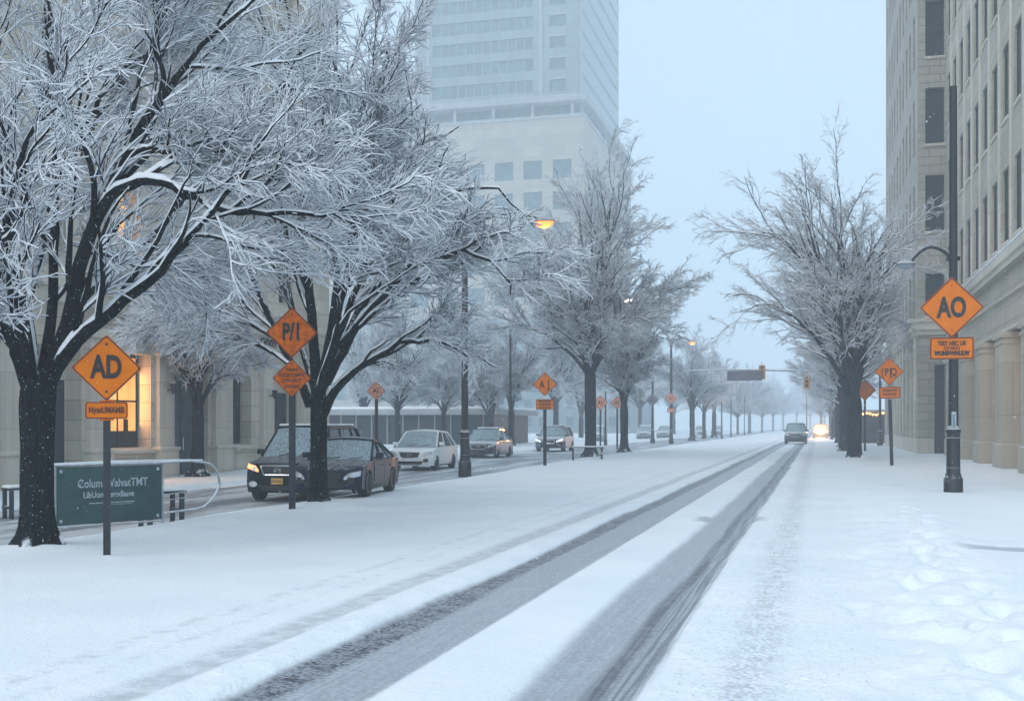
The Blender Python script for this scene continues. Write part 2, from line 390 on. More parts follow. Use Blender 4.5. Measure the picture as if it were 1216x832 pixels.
def ground_material(name, mode):
    m, t, b = newmat(name); q = N(t)
    co = q.n('ShaderNodeNewGeometry').outputs['Position']
    sp = q.n('ShaderNodeSeparateXYZ'); q.put(sp.inputs[0], co); X, Y = sp.outputs[0], sp.outputs[1]
    nf = q.noise(co, 26, 4, .6); nm = q.noise(co, 5, 4); nl = q.noise(co, .6, 3)
    mp = q.n('ShaderNodeMapping'); q.put(mp.inputs[0], co); mp.inputs['Scale'].default_value = (1, .012, 1); ns = q.noise(mp.outputs[0], 34, 3, .6)
    mp2 = q.n('ShaderNodeMapping'); q.put(mp2.inputs[0], co); mp2.inputs['Scale'].default_value = (1, .12, 1); nw = q.noise(mp2.outputs[0], 1.3, 3, .6)
    snow = q.mix(q.ss(nl, .3, .7), c4(.775, .83, .885), c4(.84, .88, .925))
    x = q.m('ADD', X, q.m('ADD', q.m('MULTIPLY', q.m('SUBTRACT', nw, .5), .26), q.m('MULTIPLY', q.m('SUBTRACT', nf, .5), .10)))
    def band(a, b_, s): return q.m('MULTIPLY', q.ss(x, a - s, a + s), q.ss(x, b_ - s, b_ + s, 1, 0))
    wet = 0.0
    if mode == 'road':
        # packed grey slush in the ruts, bare wet asphalt in narrow strips inside them
        slush = q.m('ADD', band(-3.6, -2.72, .06), band(-1.9, -1.12, .07), clamp=True)
        slush = q.m('MULTIPLY', slush, q.ss(q.m('ADD', ns, q.m('MULTIPLY', nm, .6)), .52, .98, .8, 1.0))
        thin = q.m('MULTIPLY', band(-4.44, -4.1, .08), q.ss(nm, .3, .65, .2, .62))
        d1 = q.m('MULTIPLY', band(-3.6, -3.30, .05), q.ss(q.m('ADD', nf, q.m('MULTIPLY', nm, .5)), .6, .85, 1, .25))
        d2 = q.m('MULTIPLY', band(-1.46, -1.32, .05), q.ss(q.m('ADD', ns, q.m('MULTIPLY', nm, .5)), .55, .95, .85, .35))
        d3 = q.m('MULTIPLY', band(-1.32, -1.10, .05), q.ss(ns, .44, .58, .55, 0))
        dark = q.m('MAXIMUM', q.m('MAXIMUM', d1, d2), d3)
        cross = q.m('MULTIPLY', q.m('MULTIPLY', q.ss(Y, 20.2, 20.5), q.ss(Y, 21.2, 21.5, 1, 0)), band(-2.1, -.95, .12))
        thin = q.m('MAXIMUM', thin, q.m('MULTIPLY', q.m('ADD', band(-5.25, -5.1, .07), band(-4.85, -4.78, .05), clamp=True), q.ss(nm, .42, .7, 0, .4)))
        slush = q.m('MAXIMUM', slush, q.m('MAXIMUM', thin, q.m('MULTIPLY', cross, .8)))
        speck = q.m('MULTIPLY', band(-.66, -.26, .16), q.ss(q.m('ADD', nf, q.m('MULTIPLY', nm, .5)), .66, .9, 0, .75))
        speck2 = q.m('MULTIPLY', q.m('MULTIPLY', band(-1.1, .5, .3), q.ss(nf, .57, .66)), .5)
        crumbs = q.m('MULTIPLY', q.ss(q.noise(co, 17, 5, .7), .60, .68), .22)
        c = q.mix(q.m('MAXIMUM', crumbs, q.m('MAXIMUM', speck, speck2)), snow, c4(.40, .43, .48))
        c = q.mix(q.m('MULTIPLY', slush, .92), c, q.mix(q.ss(nf, .3, .7), c4(.24, .27, .32), c4(.42, .45, .51)))
        c = q.mix(dark, c, c4(.05, .055, .072))
        rgh = q.m('SUBTRACT', .75, q.m('MULTIPLY', q.m('MAXIMUM', slush, dark), .33))
        wet = q.m('MAXIMUM', slush, dark)
    elif mode == 'side':
        e = q.m('MULTIPLY', q.ss(x, -18.25, -17.7), q.ss(x, -12.5, -12.1, 1, 0))
        pat = q.ss(q.m('ADD', nw, q.m('MULTIPLY', nm, .35)), .55, .8, 1, .35)
        f = q.m('MULTIPLY', e, pat)
        c = q.mix(q.m('MULTIPLY', f, .95), snow, q.mix(q.ss(ns, .4, .6), c4(.10, .115, .14), c4(.21, .24, .28)))
        rgh = q.m('SUBTRACT', .75, q.m('MULTIPLY', f, .4))
        wet = f
    else:
        sp_ = q.m('MULTIPLY', q.ss(nf, .66, .72), .12)
        c = q.mix(sp_, snow, c4(.5, .54, .6)); rgh = .75
        if mode == 'pave':
            g = q.m('MULTIPLY', q.ss(q.m('ABSOLUTE', q.m('SUBTRACT', q.m('ADD', Y, q.m('MULTIPLY', nm, .12)), 17.15)), .22, .38, 1, 0), q.ss(X, 1.65, 2.3))
            c = q.mix(q.m('MULTIPLY', q.m('MULTIPLY', g, q.ss(X, 5, 6, 1, 0)), .6), c, c4(.2, .24, .3))
            spd = q.m('MULTIPLY', q.ss(q.m('ADD', nf, q.m('MULTIPLY', nm, .4)), .78, .95, 0, .25), q.ss(X, 2.4, 3, 1, 0))
            c = q.mix(spd, c, c4(.45, .48, .53))
    q.put(b.inputs['Base Color'], c); q.put(b.inputs['Roughness'], rgh)
    b.inputs['Specular IOR Level'].default_value = .35
    h = q.m('ADD', nf, q.m('MULTIPLY', q.noise(co, 90, 3), .4))
    nb = q.bump(q.m('ADD', h, q.m('MULTIPLY', q.noise(co, 11, 4, .7), 1.2)), .013)
    if mode in ('road', 'side'):
        nb = q.bump(q.m('MULTIPLY', ns, wet), .008, .6, nb)
    q.put(b.inputs['Normal'], nb)
    return m
GM = {k: ground_material('ground_' + k, k) for k in ('road', 'side', 'verge', 'pave')}

def yrows():
    ys = [-12, -6, -2, 0, 1.5, 2.6]; y = 3.2
    while y < 900: ys.append(y); y += max(.028, .0062 * y)
    return np.array(ys)
YS = yrows()
def strip(name, xs, mat):
    X, Y = np.meshgrid(xs, YS); Z = hgt(X, Y)
    V = np.stack([X, Y, Z], -1).reshape(-1, 3); nx = len(xs); ny = len(YS)
    i = np.arange(nx * ny).reshape(ny, nx)
    Q = np.stack([i[:-1, :-1], i[:-1, 1:], i[1:, 1:], i[1:, :-1]], -1).reshape(-1, 4)
    o = link(name, np_mesh(name, V, Q, mat)); o['kind'] = 'structure'; return o
def xr(a, b, s): return np.linspace(a, b, max(2, int(round((b - a) / s)) + 1))
strip('road', xr(-5.6, .6, .036), GM['road'])
strip('pavement', np.concatenate([xr(.6, 2.8, .032)[:-1], xr(2.8, 7.0, .12)[:-1], xr(7, 12, 1)]), GM['pave'])
strip('snow_verge', np.concatenate([xr(-11.1, -5.6, .09)]), GM['verge'])
strip('side_road', np.concatenate([xr(-12.4, -11.1, .06)[:-1], xr(-18.3, -12.4, .3)[::-1][::-1]])[np.argsort(np.concatenate([xr(-12.4, -11.1, .06)[:-1], xr(-18.3, -12.4, .3)]))], GM['side'])
strip('snowy_pavement', np.array([-26, -24, -22, -20, -19, -18.6, -18.5, -18.42, -18.36, -18.3]), GM['verge'])
strip('snowy_ground', np.array([-420, -300, -200, -120, -80, -60, -45, -35, -30, -26.0]), GM['verge'])
strip('snow_field', np.array([12.0, 14, 20, 30, 60, 120, 250, 420]), GM['verge'])

# haze: one closed box of even, pale air
hm = bpy.data.materials.new('haze'); hm.use_nodes = True
hm.node_tree.nodes.remove(hm.node_tree.nodes['Principled BSDF'])
pv = hm.node_tree.nodes.new('ShaderNodeVolumePrincipled')
pv.inputs['Color'].default_value = (.88, .95, 1, 1); pv.inputs['Density'].default_value = .0025; pv.inputs['Anisotropy'].default_value = .1
hm.node_tree.links.new(pv.outputs[0], hm.node_tree.nodes['Material Output'].inputs['Volume'])
hb = MB(); hb.box(-430, 430, -14, 910, -1.6, 142)
ho = hb.build('haze', hm, smooth=False); ho['kind'] = 'stuff'; ho['label'] = 'pale snowy haze filling the whole street'; ho['category'] = 'haze'

# ------------------------------------------------------------------ buildings
def facade(mb, u0, u1, v0, v1, openings, d, put, m=0):
    """wall sheet with recessed openings; put(u, v, depth) gives the world point"""
    us = sorted({u0, u1} | {round(o[i], 4) for o in openings for i in (0, 1)})
    vs = sorted({v0, v1} | {round(o[i], 4) for o in openings for i in (2, 3)})
    cache = {}
    def V(u, v, dd):
        k = (u, v, dd)
        if k not in cache: cache[k] = mb.bm.verts.new(put(u, v, dd))
        return cache[k]
    opn = [tuple(round(x, 4) for x in o[:4]) for o in openings]
    for a, b in zip(us, us[1:]):
        for c, e in zip(vs, vs[1:]):
            mu, mv = (a + b) / 2, (c + e) / 2
            if any(o[0] < mu < o[1] and o[2] < mv < o[3] for o in opn): continue
            mb.bm.faces.new((V(a, c, 0), V(b, c, 0), V(b, e, 0), V(a, e, 0))).material_index = m
    for (a, b, c, e) in opn:
        for p, q_ in (((a, c), (b, c)), ((b, c), (b, e)), ((b, e), (a, e)), ((a, e), (a, c))):
            mb.quad([put(*p, 0), put(*q_, 0), put(*q_, d), put(*p, d)], m)
def window_mesh(wd, ht, bars_v, bars_h, pane_mat, fw=.07, arch=False):
    """window in the local XZ plane facing -Y, origin bottom centre: frame mesh and pane mesh"""
    f = MB(); h = wd / 2
    hs = ht - h if arch else ht
    f.box(-h, -h + fw, -.04, .008, 0, hs); f.box(h - fw, h, -.04, .008, 0, hs); f.box(-h + fw, h - fw, -.04, .008, 0, fw)
    if arch:
        n = 14
        for i in range(n):
            a0, a1 = math.pi * i / n, math.pi * (i + 1) / n
            for (A, B) in ((a0, a1),):
                p = [(h * math.cos(A), hs + h * math.sin(A)), (h * math.cos(B), hs + h * math.sin(B)), ((h - fw) * math.cos(B), hs + (h - fw) * math.sin(B)), ((h - fw) * math.cos(A), hs + (h - fw) * math.sin(A))]
                f.poly(p, .08, Matrix.Translation((0, -.06, 0)))
        f.box(-h + fw, h - fw, -.05, .0, hs - fw / 2, hs + fw / 2)
    else: f.box(-h + fw, h - fw, -.06, .02, ht - fw, ht)
    for i in range(1, bars_v + 1):
        x = -h + wd * i / (bars_v + 1); f.box(x - fw * .3, x + fw * .3, -.045, .015, fw, hs - fw)
    for i in range(1, bars_h + 1):
        z = hs * i / (bars_h + 1); f.box(-h + fw, h - fw, -.04, .01, z - fw * .35, z + fw * .35)
    p = MB()
    if arch:
        pts = [(-h + .02, .02), (h - .02, .02)] + [((h - .02) * math.cos(math.pi * i / 14), hs + (h - .02) * math.sin(math.pi * i / 14)) for i in range(15)]
        p.poly(pts, .02, Matrix.Translation((0, -.015, 0)))
    else: p.box(-h + .02, h - .02, -.015, .005, .02, ht - .02)
    return f.mesh('window', MAT['frame_dark'], smooth=False), p.mesh('pane', pane_mat, smooth=False)
def add_window(parent, pair, loc, rz, name='window', sill=None):
    o = link(name, pair[0], parent, loc); o.rotation_euler = (0, 0, rz)
    link('pane', pair[1], o)
    return o

# --- left stone building with its arcade
XL, D = -22.0, .55
BL = tag(empty('stone_building', (XL, 32, 0)), 'pale limestone building with arched arcade and one glowing window, behind the left trees', 'building')
def offs(mb_list, loc): pass
def putL(u, v, d): return Vector((0 - d, u - 32, v))
centres = [29.3 + 3.8 * k for k in range(-3, 5)]
opn = []; kinds = {}
for c in centres:
    k = round((c - 29.3) / 3.8)
    kind = {0: 'doord', 1: 'lit', 2: 'doort', 3: 'arch', 4: 'deep'}.get(k, 'arch')
    kinds[c] = kind
    if kind in ('arch',): opn.append((c - .75, c + .75, .95, 4.05))
    elif kind == 'deep': opn.append((c - 1.15, c + 1.15, -.2, 4.25))
    else: opn.append((c - 1.2, c + 1.2, .95 if kind == 'lit' else -.2, 4.1))
floors = [(6.9, 9.5), (11.4, 13.8), (15.6, 18.0), (19.6, 21.6)]
for c in centres:
    for a, b in floors: opn.append((c - .65, c + .65, a, b))
mb = MB(); facade(mb, 14, 49, -.6, 24, opn, D, putL)
# arch spandrels that round off the arcade heads
def arch_fill(mb, u, z_top, half, y0):
    n = 12
    for sgn in (-1, 1):
        pts = [(sgn * half, z_top), (0, z_top)] if False else None
        arc = [(sgn * half * math.cos(math.pi / 2 * i / n), z_top - half + half * math.sin(math.pi / 2 * i / n)) for i in range(n + 1)]
        for (a, b) in zip(arc, arc[1:]):
            for dd in (0.0,):
                A, B = (u + a[0], a[1]), (u + b[0], b[1])
                mb.quad([putL(A[0], A[1], .003), putL(B[0], B[1], .003), putL(B[0], z_top, .003), putL(A[0], z_top, .003)])
                mb.quad([putL(A[0], A[1], .003), putL(B[0], B[1], .003), putL(B[0], B[1], D), putL(A[0], A[1], D)])
for c in centres:
    if kinds[c] == 'arch': arch_fill(mb, c, 4.05, .75, 0)
    if kinds[c] == 'deep': arch_fill(mb, c, 4.25, 1.15, 0)
    arch_fill(mb, c, floors[0][1], .65, 0)
mb.box(-14, -D, 14 - 32, 49 - 32, -.6, 23.9)
mb.build('wall', MAT['limestone'], BL, smooth=False)
cm = MB()
for z0, z1, p in ((4.75, 4.9, .1), (5.35, 5.75, .42), (5.75, 5.86, .5), (10.2, 10.5, .2), (14.5, 14.75, .16), (18.6, 18.85, .16), (22.6, 23.2, .45), (23.2, 24.3, .3)):
    cm.box(-.05, p, 14 - 32, 49.05 - 32, z0, z1, .02)
cm.build('cornice', MAT['limestone_smooth'], BL, smooth=False)
pl0 = MB(); pl0.box(-.03, .2, -.48, .48, .9, 4.45, .02); pl0.box(-.03, .32, -.6, .6, -.6, .84, .03); pl0.box(-.03, .36, -.64, .64, .84, .96, .02)
pl0.box(-.03, .28, -.56, .56, 4.1, 4.22, .02); pl0.box(-.03, .33, -.6, .6, 4.45, 4.75, .02)
plm = pl0.mesh('pilaster', MAT['limestone_smooth'])
for k in range(len(centres) + 1):
    u = centres[0] - 1.9 + 3.8 * k
    if kinds.get(centres[min(k, len(centres) - 1)]) and u < 49: link('pilaster', plm, BL, (0, u - 32, 0))
sm = MB(); sm.box(-.2, .1, -.95, .95, .78, .9, .015); smm = sm.mesh('sill', MAT['limestone_smooth'])
w_arch = window_mesh(1.42, 3.05, 1, 2, MAT['glass_blue'], .08, True)
w_litf, w_litp = window_mesh(2.3, 3.1, 1, 1, MAT['lit'], .09)
w_up = window_mesh(1.22, 2.4, 1, 1, MAT['glass'], .07)
w_up1 = window_mesh(1.28, 2.58, 1, 1, MAT['glass'], .07, True)
w_up1l = window_mesh(1.28, 2.58, 1, 1, MAT['lit'], .07, True)
XW = -D + .03
for c in centres:
    y = c - 32; k = kinds[c]
    if k == 'arch':
        add_window(BL, w_arch, (XW, y, .97), R_(90)); link('sill', smm, BL, (.1, y, 0))
    if k == 'lit':
        o = link('window', w_litf, BL, (XW, y, .97)); o.rotation_euler = (0, 0, R_(90)); o['label'] = 'tall glowing orange window'
        link('pane', w_litp, o)
        g = MB(); g.box(-1.1, 1.1, -.03, -.02, .05, .55); g.box(.35, .6, -.035, -.022, .55, .95); g.build('curtain', MAT['door_dark'], o, smooth=False)
        s_ = link('sill', smm, BL, (.1, y, 0)); s_.scale = (1, 1.3, 1)
    if k in ('doord', 'doort', 'deep'):
        dm = MB(); hh = 3.5 if k == 'doort' else 3.1
        dm.box(0, .06, -1.05, 1.05, -.12, hh, .01)
        dm.box(.06, .09, -.95, -.06, .05, hh - .15, .01); dm.box(.06, .09, .06, .95, .05, hh - .15, .01)
        d_ = dm.build('door', MAT['door_teal'] if k == 'doort' else MAT['door_dark'], BL, (-D + .003, y, 0))
        hd = MB(); hd.bar((.09, .1, .95), (.15, .1, .95), .02); hd.bar((.15, .1, .8), (.15, .1, 1.25), .02); hd.build('handle', MAT['chrome'], d_)
    for j, (a, b) in enumerate(floors):
        lit = (j == 0 and round((c - 29.3) / 3.8) == 1)
        pr = (w_up1l if lit else w_up1) if j == 0 else w_up
        add_window(BL, pr, (XW, y, a + .02), R_(90))
for (yy, z) in ((35.0, 2.9), (42.6, 2.9)):
    sc_ = MB(); sc_.bar((.2, 0, 0), (.42, 0, .08), .03); sc_.lathe([(.05, -.2), (.1, -.1), (.12, .15), (.03, .25)], 8, (.45, 0, .1)); sc_.build('wall_lantern', MAT['black_metal'], BL, (0, yy - 32, z))
def text_mesh(txt, size, mat, off=0.0, ext=.006, sx=1.0, align='CENTER', name='lettering', spacing=1.0):
    cu = bpy.data.curves.new('lettering', 'FONT'); cu.body = txt; cu.size = size; cu.extrude = ext; cu.offset = off
    cu.align_x = align; cu.align_y = 'CENTER'; cu.resolution_u = 3; cu.space_character = spacing; cu.space_line = .95
    o = bpy.data.objects.new('tmp', cu); COL.objects.link(o)
    bpy.context.view_layer.update()
    me = bpy.data.meshes.new_from_object(o.evaluated_get(bpy.context.evaluated_depsgraph_get()))
    bpy.data.objects.remove(o); me.name = name
    me.transform(Matrix.Rotation(R_(90), 4, 'X') @ Matrix.Diagonal((sx, 1, 1, 1)))      # upright, reads from -Y
    me.materials.clear(); me.materials.append(mat); return me
for txt, y, z, s in (('LUDNVS', 33.6, 4.5 + .62, .5), ('CMNTV', 42.9, 4.5 + .62, .42)):
    o = link('lettering', text_mesh(txt, s, MAT['frame_dark'], .012, .02), BL, (.02, y - 32, 5.12)); o.rotation_euler = (0, 0, R_(90))
warm = bpy.data.lights.new('window_glow', 'AREA'); warm.energy = 60; warm.color = (1, .5, .2); warm.shape = 'RECTANGLE'; warm.size = 1.8; warm.size_y = 2.4
wo = bpy.data.objects.new('window_glow', warm); COL.objects.link(wo); wo.parent = BL; wo.location = (-D + .12, 33.1 - 32, 2.6); wo.rotation_euler = (0, R_(-90), 0)

# --- right near building: colonnade, ledge, tall slot windows
XR = 7.5
B1 = tag(empty('office_building', (XR, 50, 0)), 'tall stone office building with deep pillared colonnade, nearest on the right', 'building')
def put1(u, v, d): return Vector((d, u - 50, v))
cols1 = [50.7 + 3 * k for k in range(-6, 8)]; rows1 = [9.2 + 5.1 * k for k in range(6)]
cols1 = [c for c in cols1 if c < 72.5]
opn = [(c - .78, c + .78, r, r + 3.1) for c in cols1 for r in rows1]
mb = MB(); facade(mb, 30, 73.25, 5.5, 41, opn, .14, put1); mb.box(.14, 16, 30 - 50, 73.25 - 50, 5.5, 40.9)
mb.box(3.4, 16, 30 - 50, 73.25 - 50, -.6, 5.498); 
mb.build('wall', MAT['grey_stone'], B1, smooth=False)
lg = MB(); lg.box(-.42, .05, 30 - 50, 73.2 - 50, 8.25, 8.62, .03); lg.box(-.3, .05, 30 - 50, 73.2 - 50, 8.0, 8.25, .02)
lg.box(-.14, .03, 30 - 50, 73.2 - 50, 6.95, 7.0); lg.box(-.2, .03, 30 - 50, 73.2 - 50, 5.5, 5.62)
cp_ = MB(); cp_.box(-.35, .05, 30 - 50, 73.2 - 50, 40.2, 41.2, .03); cp_.build('coping', MAT['limestone_smooth'], B1, smooth=False)
lg.build('ledge', MAT['limestone_smooth'], B1, smooth=False)
sl = MB(); sl.box(-.46, -.02, 30 - 50, 73.1 - 50, 8.62, 8.70, .03); sl.build('snow_on_ledge', MAT['snow'], B1)
pm = MB(); pm.box(-.07, .05, -.16, .16, 8.7, 40, .02); pmm = pm.mesh('rib', MAT['limestone_smooth'], smooth=False)
for c in cols1[:-1]: link('rib', pmm, B1, (0, c + 1.5 - 50, 0))
w1 = window_mesh(1.54, 3.06, 0, 1, MAT['glass'], .08)
sm = MB(); sm.box(-.07, .12, -.83, .83, -.12, 0, .015); sm1 = sm.mesh('sill', MAT['limestone_smooth'])
sn = MB(); sn.box(-.06, .1, -.77, .77, 0, .03, .012); sn1 = sn.mesh('snow_on_sill', MAT['snow'])
for c in cols1:
    for r in rows1:
        o = add_window(B1, w1, (.13, c - 50, r + .02), R_(-90)); s_ = link('sill', sm1, o); s_.matrix_parent_inverse = Matrix.Identity(4)
        s_.rotation_euler = (0, 0, R_(90)); s_.location = (0, -.13, 0)
        s2 = link('snow', sn1, o); s2.rotation_euler = (0, 0, R_(90)); s2.location = (0, -.13, 0)
pb = MB(); pb.box(-.4, .95, 0, 1.9, -.6, 5.2, .03); pb.box(-.5, 1.05, -.1, 2.0, -.6, .95, .03); pb.box(-.5, 1.05, -.1, 2.0, 5.2, 5.44, .03); pb.box(-.46, 1, -.05, 1.95, 4.95, 5.05, .02)
pbm = pb.mesh('pillar', MAT['pillar_stone'])
for k in range(-3, 4):
    link('pillar', pbm, B1, (0, 48.8 + 6.2 * k - 50, 0))
for k in range(-3, 4):      # glazed shopfronts behind the pillars
    g = MB(); g.box(3.3, 3.38, 48.8 + 6.2 * k + 2.4 - 50, 48.8 + 6.2 * k + 5.7 - 50, .3, 4.2)
    g.build('shop_window', MAT['glass_blue'], B1, smooth=False)
for k in (-2, -1, 0):
    ln = MB(); yk = 48.8 + 6.2 * k + 4 - 50; ln.bar((1.9, yk, 5.44), (1.9, yk, 4.6), .015); ln.lathe([(.05, -.2), (.17, -.15), (.2, .15), (.06, .25)], 10, (1.9, yk, 4.4))
    ln.build('ceiling_lantern', MAT['lamp_lit'], B1)
    pl = bpy.data.lights.new('lantern_light', 'POINT'); pl.energy = 30; pl.color = (1, .55, .28); pl.shadow_soft_size = .2
    po = bpy.data.objects.new('lantern_light', pl); COL.objects.link(po); po.parent = B1; po.location = (1.9, yk, 4.0)

# --- right far building, standing a little forward
B2 = tag(empty('stone_building', (5.9, 73.3, 0)), 'tall grey stone block with a bracketed cornice, farther along the right pavement', 'building')
def put2(u, v, d): return Vector((d, u - 73.3, v))
cols2 = [76.4 + 3.1 * k for k in range(10)]; rows2 = [8.35] + [13.5 + 5.3 * k for k in range(7)]
opn = [(c - .62, c + .62, r, r + (3.0 if r < 9 else 3.4)) for c in cols2 for r in rows2]
opn += [(c - .8, c + .8, .2, 6.4) for c in cols2]
mb = MB(); facade(mb, 73.3, 107, -.6, 51, opn, .13, put2)
def put2r(u, v, d): return Vector((u, d, v))
opr = [(.42, 1.52, r, r + (2.6 if r < 9 else 3.4)) for r in rows2] + [(.95, 1.55, -.4, 5.4)]
facade(mb, 0, 1.62, -.6, 51, opr, .35, put2r)
mb.box(.13, 1.62, .35, 33.7, -.6, 50.9); mb.box(1.62, 16, .02, 33.7, -.6, 50.95)
mb.build('wall', MAT['grey_brick'], B2, smooth=False)
lg = MB()
for (z0, z1, p) in ((7.2, 7.5, .15), (7.5, 7.95, .35), (7.95, 8.12, .5)):
    lg.box(-p, .02, -p, 33.7, z0, z1, .02); lg.box(.02, 1.6, -p, .02, z0, z1, .02)
cp_ = MB(); cp_.box(-.5, .02, -.5, 33.7, 50.2, 51.3, .03); cp_.box(.02, 1.6, -.5, .02, 50.2, 51.3); cp_.build('coping', MAT['limestone_smooth'], B2, smooth=False)
cp_ = MB(); cp_.box(-.12, .02, -.12, 33.7, 0, .9, .02); cp_.box(.02, .9, -.12, .02, 0, .9); cp_.build('plinth', MAT['limestone_smooth'], B2, smooth=False)
for k in range(34): lg.box(-.3, -.02, .3 + k, .5 + k, 7.2, 7.52)
lg.build('cornice', MAT['limestone_smooth'], B2, smooth=False)
for k in range(11):
    p_ = MB(); yk = 76.4 + 3.1 * k - 1.55 - 73.3; p_.box(-.14, .02, yk - .35, yk + .35, .9, 7.2, .02); p_.build('pilaster', MAT['limestone_smooth'], B2)
w2 = window_mesh(1.22, 3.36, 0, 1, MAT['glass_blue'], .07); w2s = window_mesh(1.22, 2.96, 0, 1, MAT['glass_blue'], .07)
w2g = window_mesh(1.58, 6.1, 1, 2, MAT['glass'], .09); w2r = window_mesh(1.08, 3.36, 0, 1, MAT['glass_blue'], .07); w2rs = window_mesh(1.08, 2.56, 0, 1, MAT['glass_blue'], .07)
for c in cols2:
    for r in rows2: add_window(B2, w2s if r < 9 else w2, (.12, c - 73.3, r + .02), R_(-90))
    add_window(B2, w2g, (.12, c - 73.3, .22), R_(-90))
for r in rows2: add_window(B2, w2rs if r < 9 else w2r, (.97, .33, r + .02), 0)
dm = MB(); dm.box(.96, 1.54, .31, .345, -.38, 5.38); dm.build('door', MAT['door_dark'], B2, smooth=False)
sm = MB()
for r in rows2: sm.box(.36, 1.58, -.1, .02, r - .16, r + .0, .015)
sm.build('sill', MAT['limestone_smooth'], B2)

# --- tower on a podium, far left
TX, TY = -50.8, 251.0
TW = tag(empty('glass_tower', (TX, TY, 0)), 'tall blue-grey office tower rising from a beige podium into the haze', 'tower'); TW.scale = (1.55,) * 3
def putp(u, v, d): return Vector((-u, d, v))
def puts(u, v, d): return Vector((-d, u, v))
pod_rows = [5 + 4.6 * k for k in range(8)]
opn = [(1.8 + 4.4 * k, 4.6 + 4.4 * k, r, r + 2.7) for k in range(9) for r in pod_rows]
ops = [(1.8 + 4.4 * k, 4.6 + 4.4 * k, r, r + 2.7) for k in range(9) for r in pod_rows]
mb = MB(); facade(mb, 0, 43, -.6, 45.9, opn, .4, putp); facade(mb, 0, 43, -.6, 45.9, ops, .4, puts); mb.box(-42.5, -.4, .4, 42.5, -.6, 45.8)
mb.build('podium', MAT['tower_stone'], TW, smooth=False)
gp = MB()
gp.box(-42.3, -.37, .37, .39, 4, 44.5); gp.box(-.39, -.36, .37, 42.3, 4, 44.5)
gp.build('podium_glazing', MAT['tower_glass'], TW, smooth=False)
cn = MB(); cn.box(-44, .4, -.4, 44, 48.3, 49.3, .05); cn.box(-43.2, .15, -.15, 43.2, 45.9, 46.4, .04)
for k in range(8): cn.box(-2 - 6 * k, -1.6 - 6 * k, .4, .8, 46.3, 48.35)
for k in range(7): cn.box(-.9, -.5, 2 + 6 * k, 2.4 + 6 * k, 46.3, 48.35)
cn.build('canopy', MAT['concrete'], TW, smooth=False)
rc = MB(); rc.box(-42, -2.6, 2.4, 41, 46.3, 48.4); rc.build('terrace_glazing', MAT['tower_glass'], TW, smooth=False)
nfl = 12; z0 = 49.3
opn = []
for k in range(nfl):
    z = z0 + .9 + 3.15 * k
    opn.append((5.6, 25.6, z, z + 1.9)) if False else None
    opn.append((7.2, 22.8, z, z + 1.9)); opn.append((2.2, 4.6, z, z + 1.7))
def putt(u, v, d): return Vector((-.7 - u, 1 + d, v))
mb = MB(); facade(mb, 0, 25.6, z0, 88, opn, .35, putt); mb.box(-26.3 + .0, -1.1, 1.35, 34, z0, 87.9)
mb.quad([(-.7, 1, z0), (-.7, 34, z0), (-.7, 34, 88), (-.7, 1, 88)]); mb.quad([(-.7, 34, z0), (-26.3, 34.01, z0), (-26.3, 34.01, 88), (-.7, 34, 88)])
mb.build('tower_wall', MAT['tower_panel'], TW, smooth=False)
for k in range(nfl):
    z = z0 + .9 + 3.15 * k
    g = MB(); g.box(-.7 - 22.8, -.7 - 7.2, 1.3, 1.34, z, z + 1.9)
    g.box(-.7 - 4.6, -.7 - 2.2, 1.3, 1.34, z, z + 1.7)
    o = g.build('window_band', MAT['tower_glass'], TW, smooth=False)
    f = MB()
    for j in range(12): xx = -.7 - 7.2 - 1.3 * j; f.box(xx - .05, xx + .05, 1.24, 1.3, z, z + 1.9)
    f.box(-23.5, -7.9, 1.235, 1.3, z + .02, z + .12)
    f.build('mullions', MAT['concrete'], o, smooth=False)
    f = MB(); f.box(-5.4, -2.8, .95, 1.02, z + 1.7, z + 1.95); f.build('hood', MAT['concrete'], TW, smooth=False)
    g = MB(); g.box(-.74, -.66, 1.6, 33.4, z - .4, z + 1.9); g.build('side_window_band', MAT['tower_glass'], TW, smooth=False)
fr = MB(); fr.box(-.72, -.55, 1.0, 1.5, z0, 88); fr.box(-24.4, -23.9, .9, 1.02, z0, 88); fr.box(-6.9, -6.4, .85, 1.02, z0, 88); fr.build('corner_fin', MAT['concrete'], TW, smooth=False)

def block(name, label, x0, x1, y0, y1, h, mat, floors_, colw, cat='building'):
    r = tag(empty(name, ((x0 + x1) / 2, y0, 0)), label, cat); hw = (x1 - x0) / 2
    opn = []
    n = max(1, int((x1 - x0) / colw))
    for k in range(n):
        for f in range(floors_):
            a = -hw + (k + .25) * colw; zz = 1.5 + f * (h - 2) / floors_; opn.append((a, a + colw * .5, zz, zz + (h - 2) / floors_ * .55))
    mb = MB(); facade(mb, -hw, hw, -.6, h, opn, .25, lambda u, v, d: Vector((u, d, v))); mb.box(-hw, hw, .25, y1 - y0, -.6, h - .02)
    mb.build('wall', mat, r, smooth=False)
    g = MB(); g.box(-hw + .1, hw - .1, .2, .245, 1, h - 1); g.build('glazing', MAT['tower_glass'], r, smooth=False)
    c = MB(); c.box(-hw - .3, hw + .3, -.3, y1 - y0 + .3, h, h + .5); c.build('roof', MAT['concrete'], r, smooth=False)
    return r
block('office_block', 'faint slab tower barely visible in haze above the left trees', -122, -106, 275, 300, 88, MAT['tower_panel'], 18, 2.4)

block('office_block', 'hazy dark block behind the far left trees', -70, -36, 235, 255, 24, MAT['tower_panel'], 6, 3)

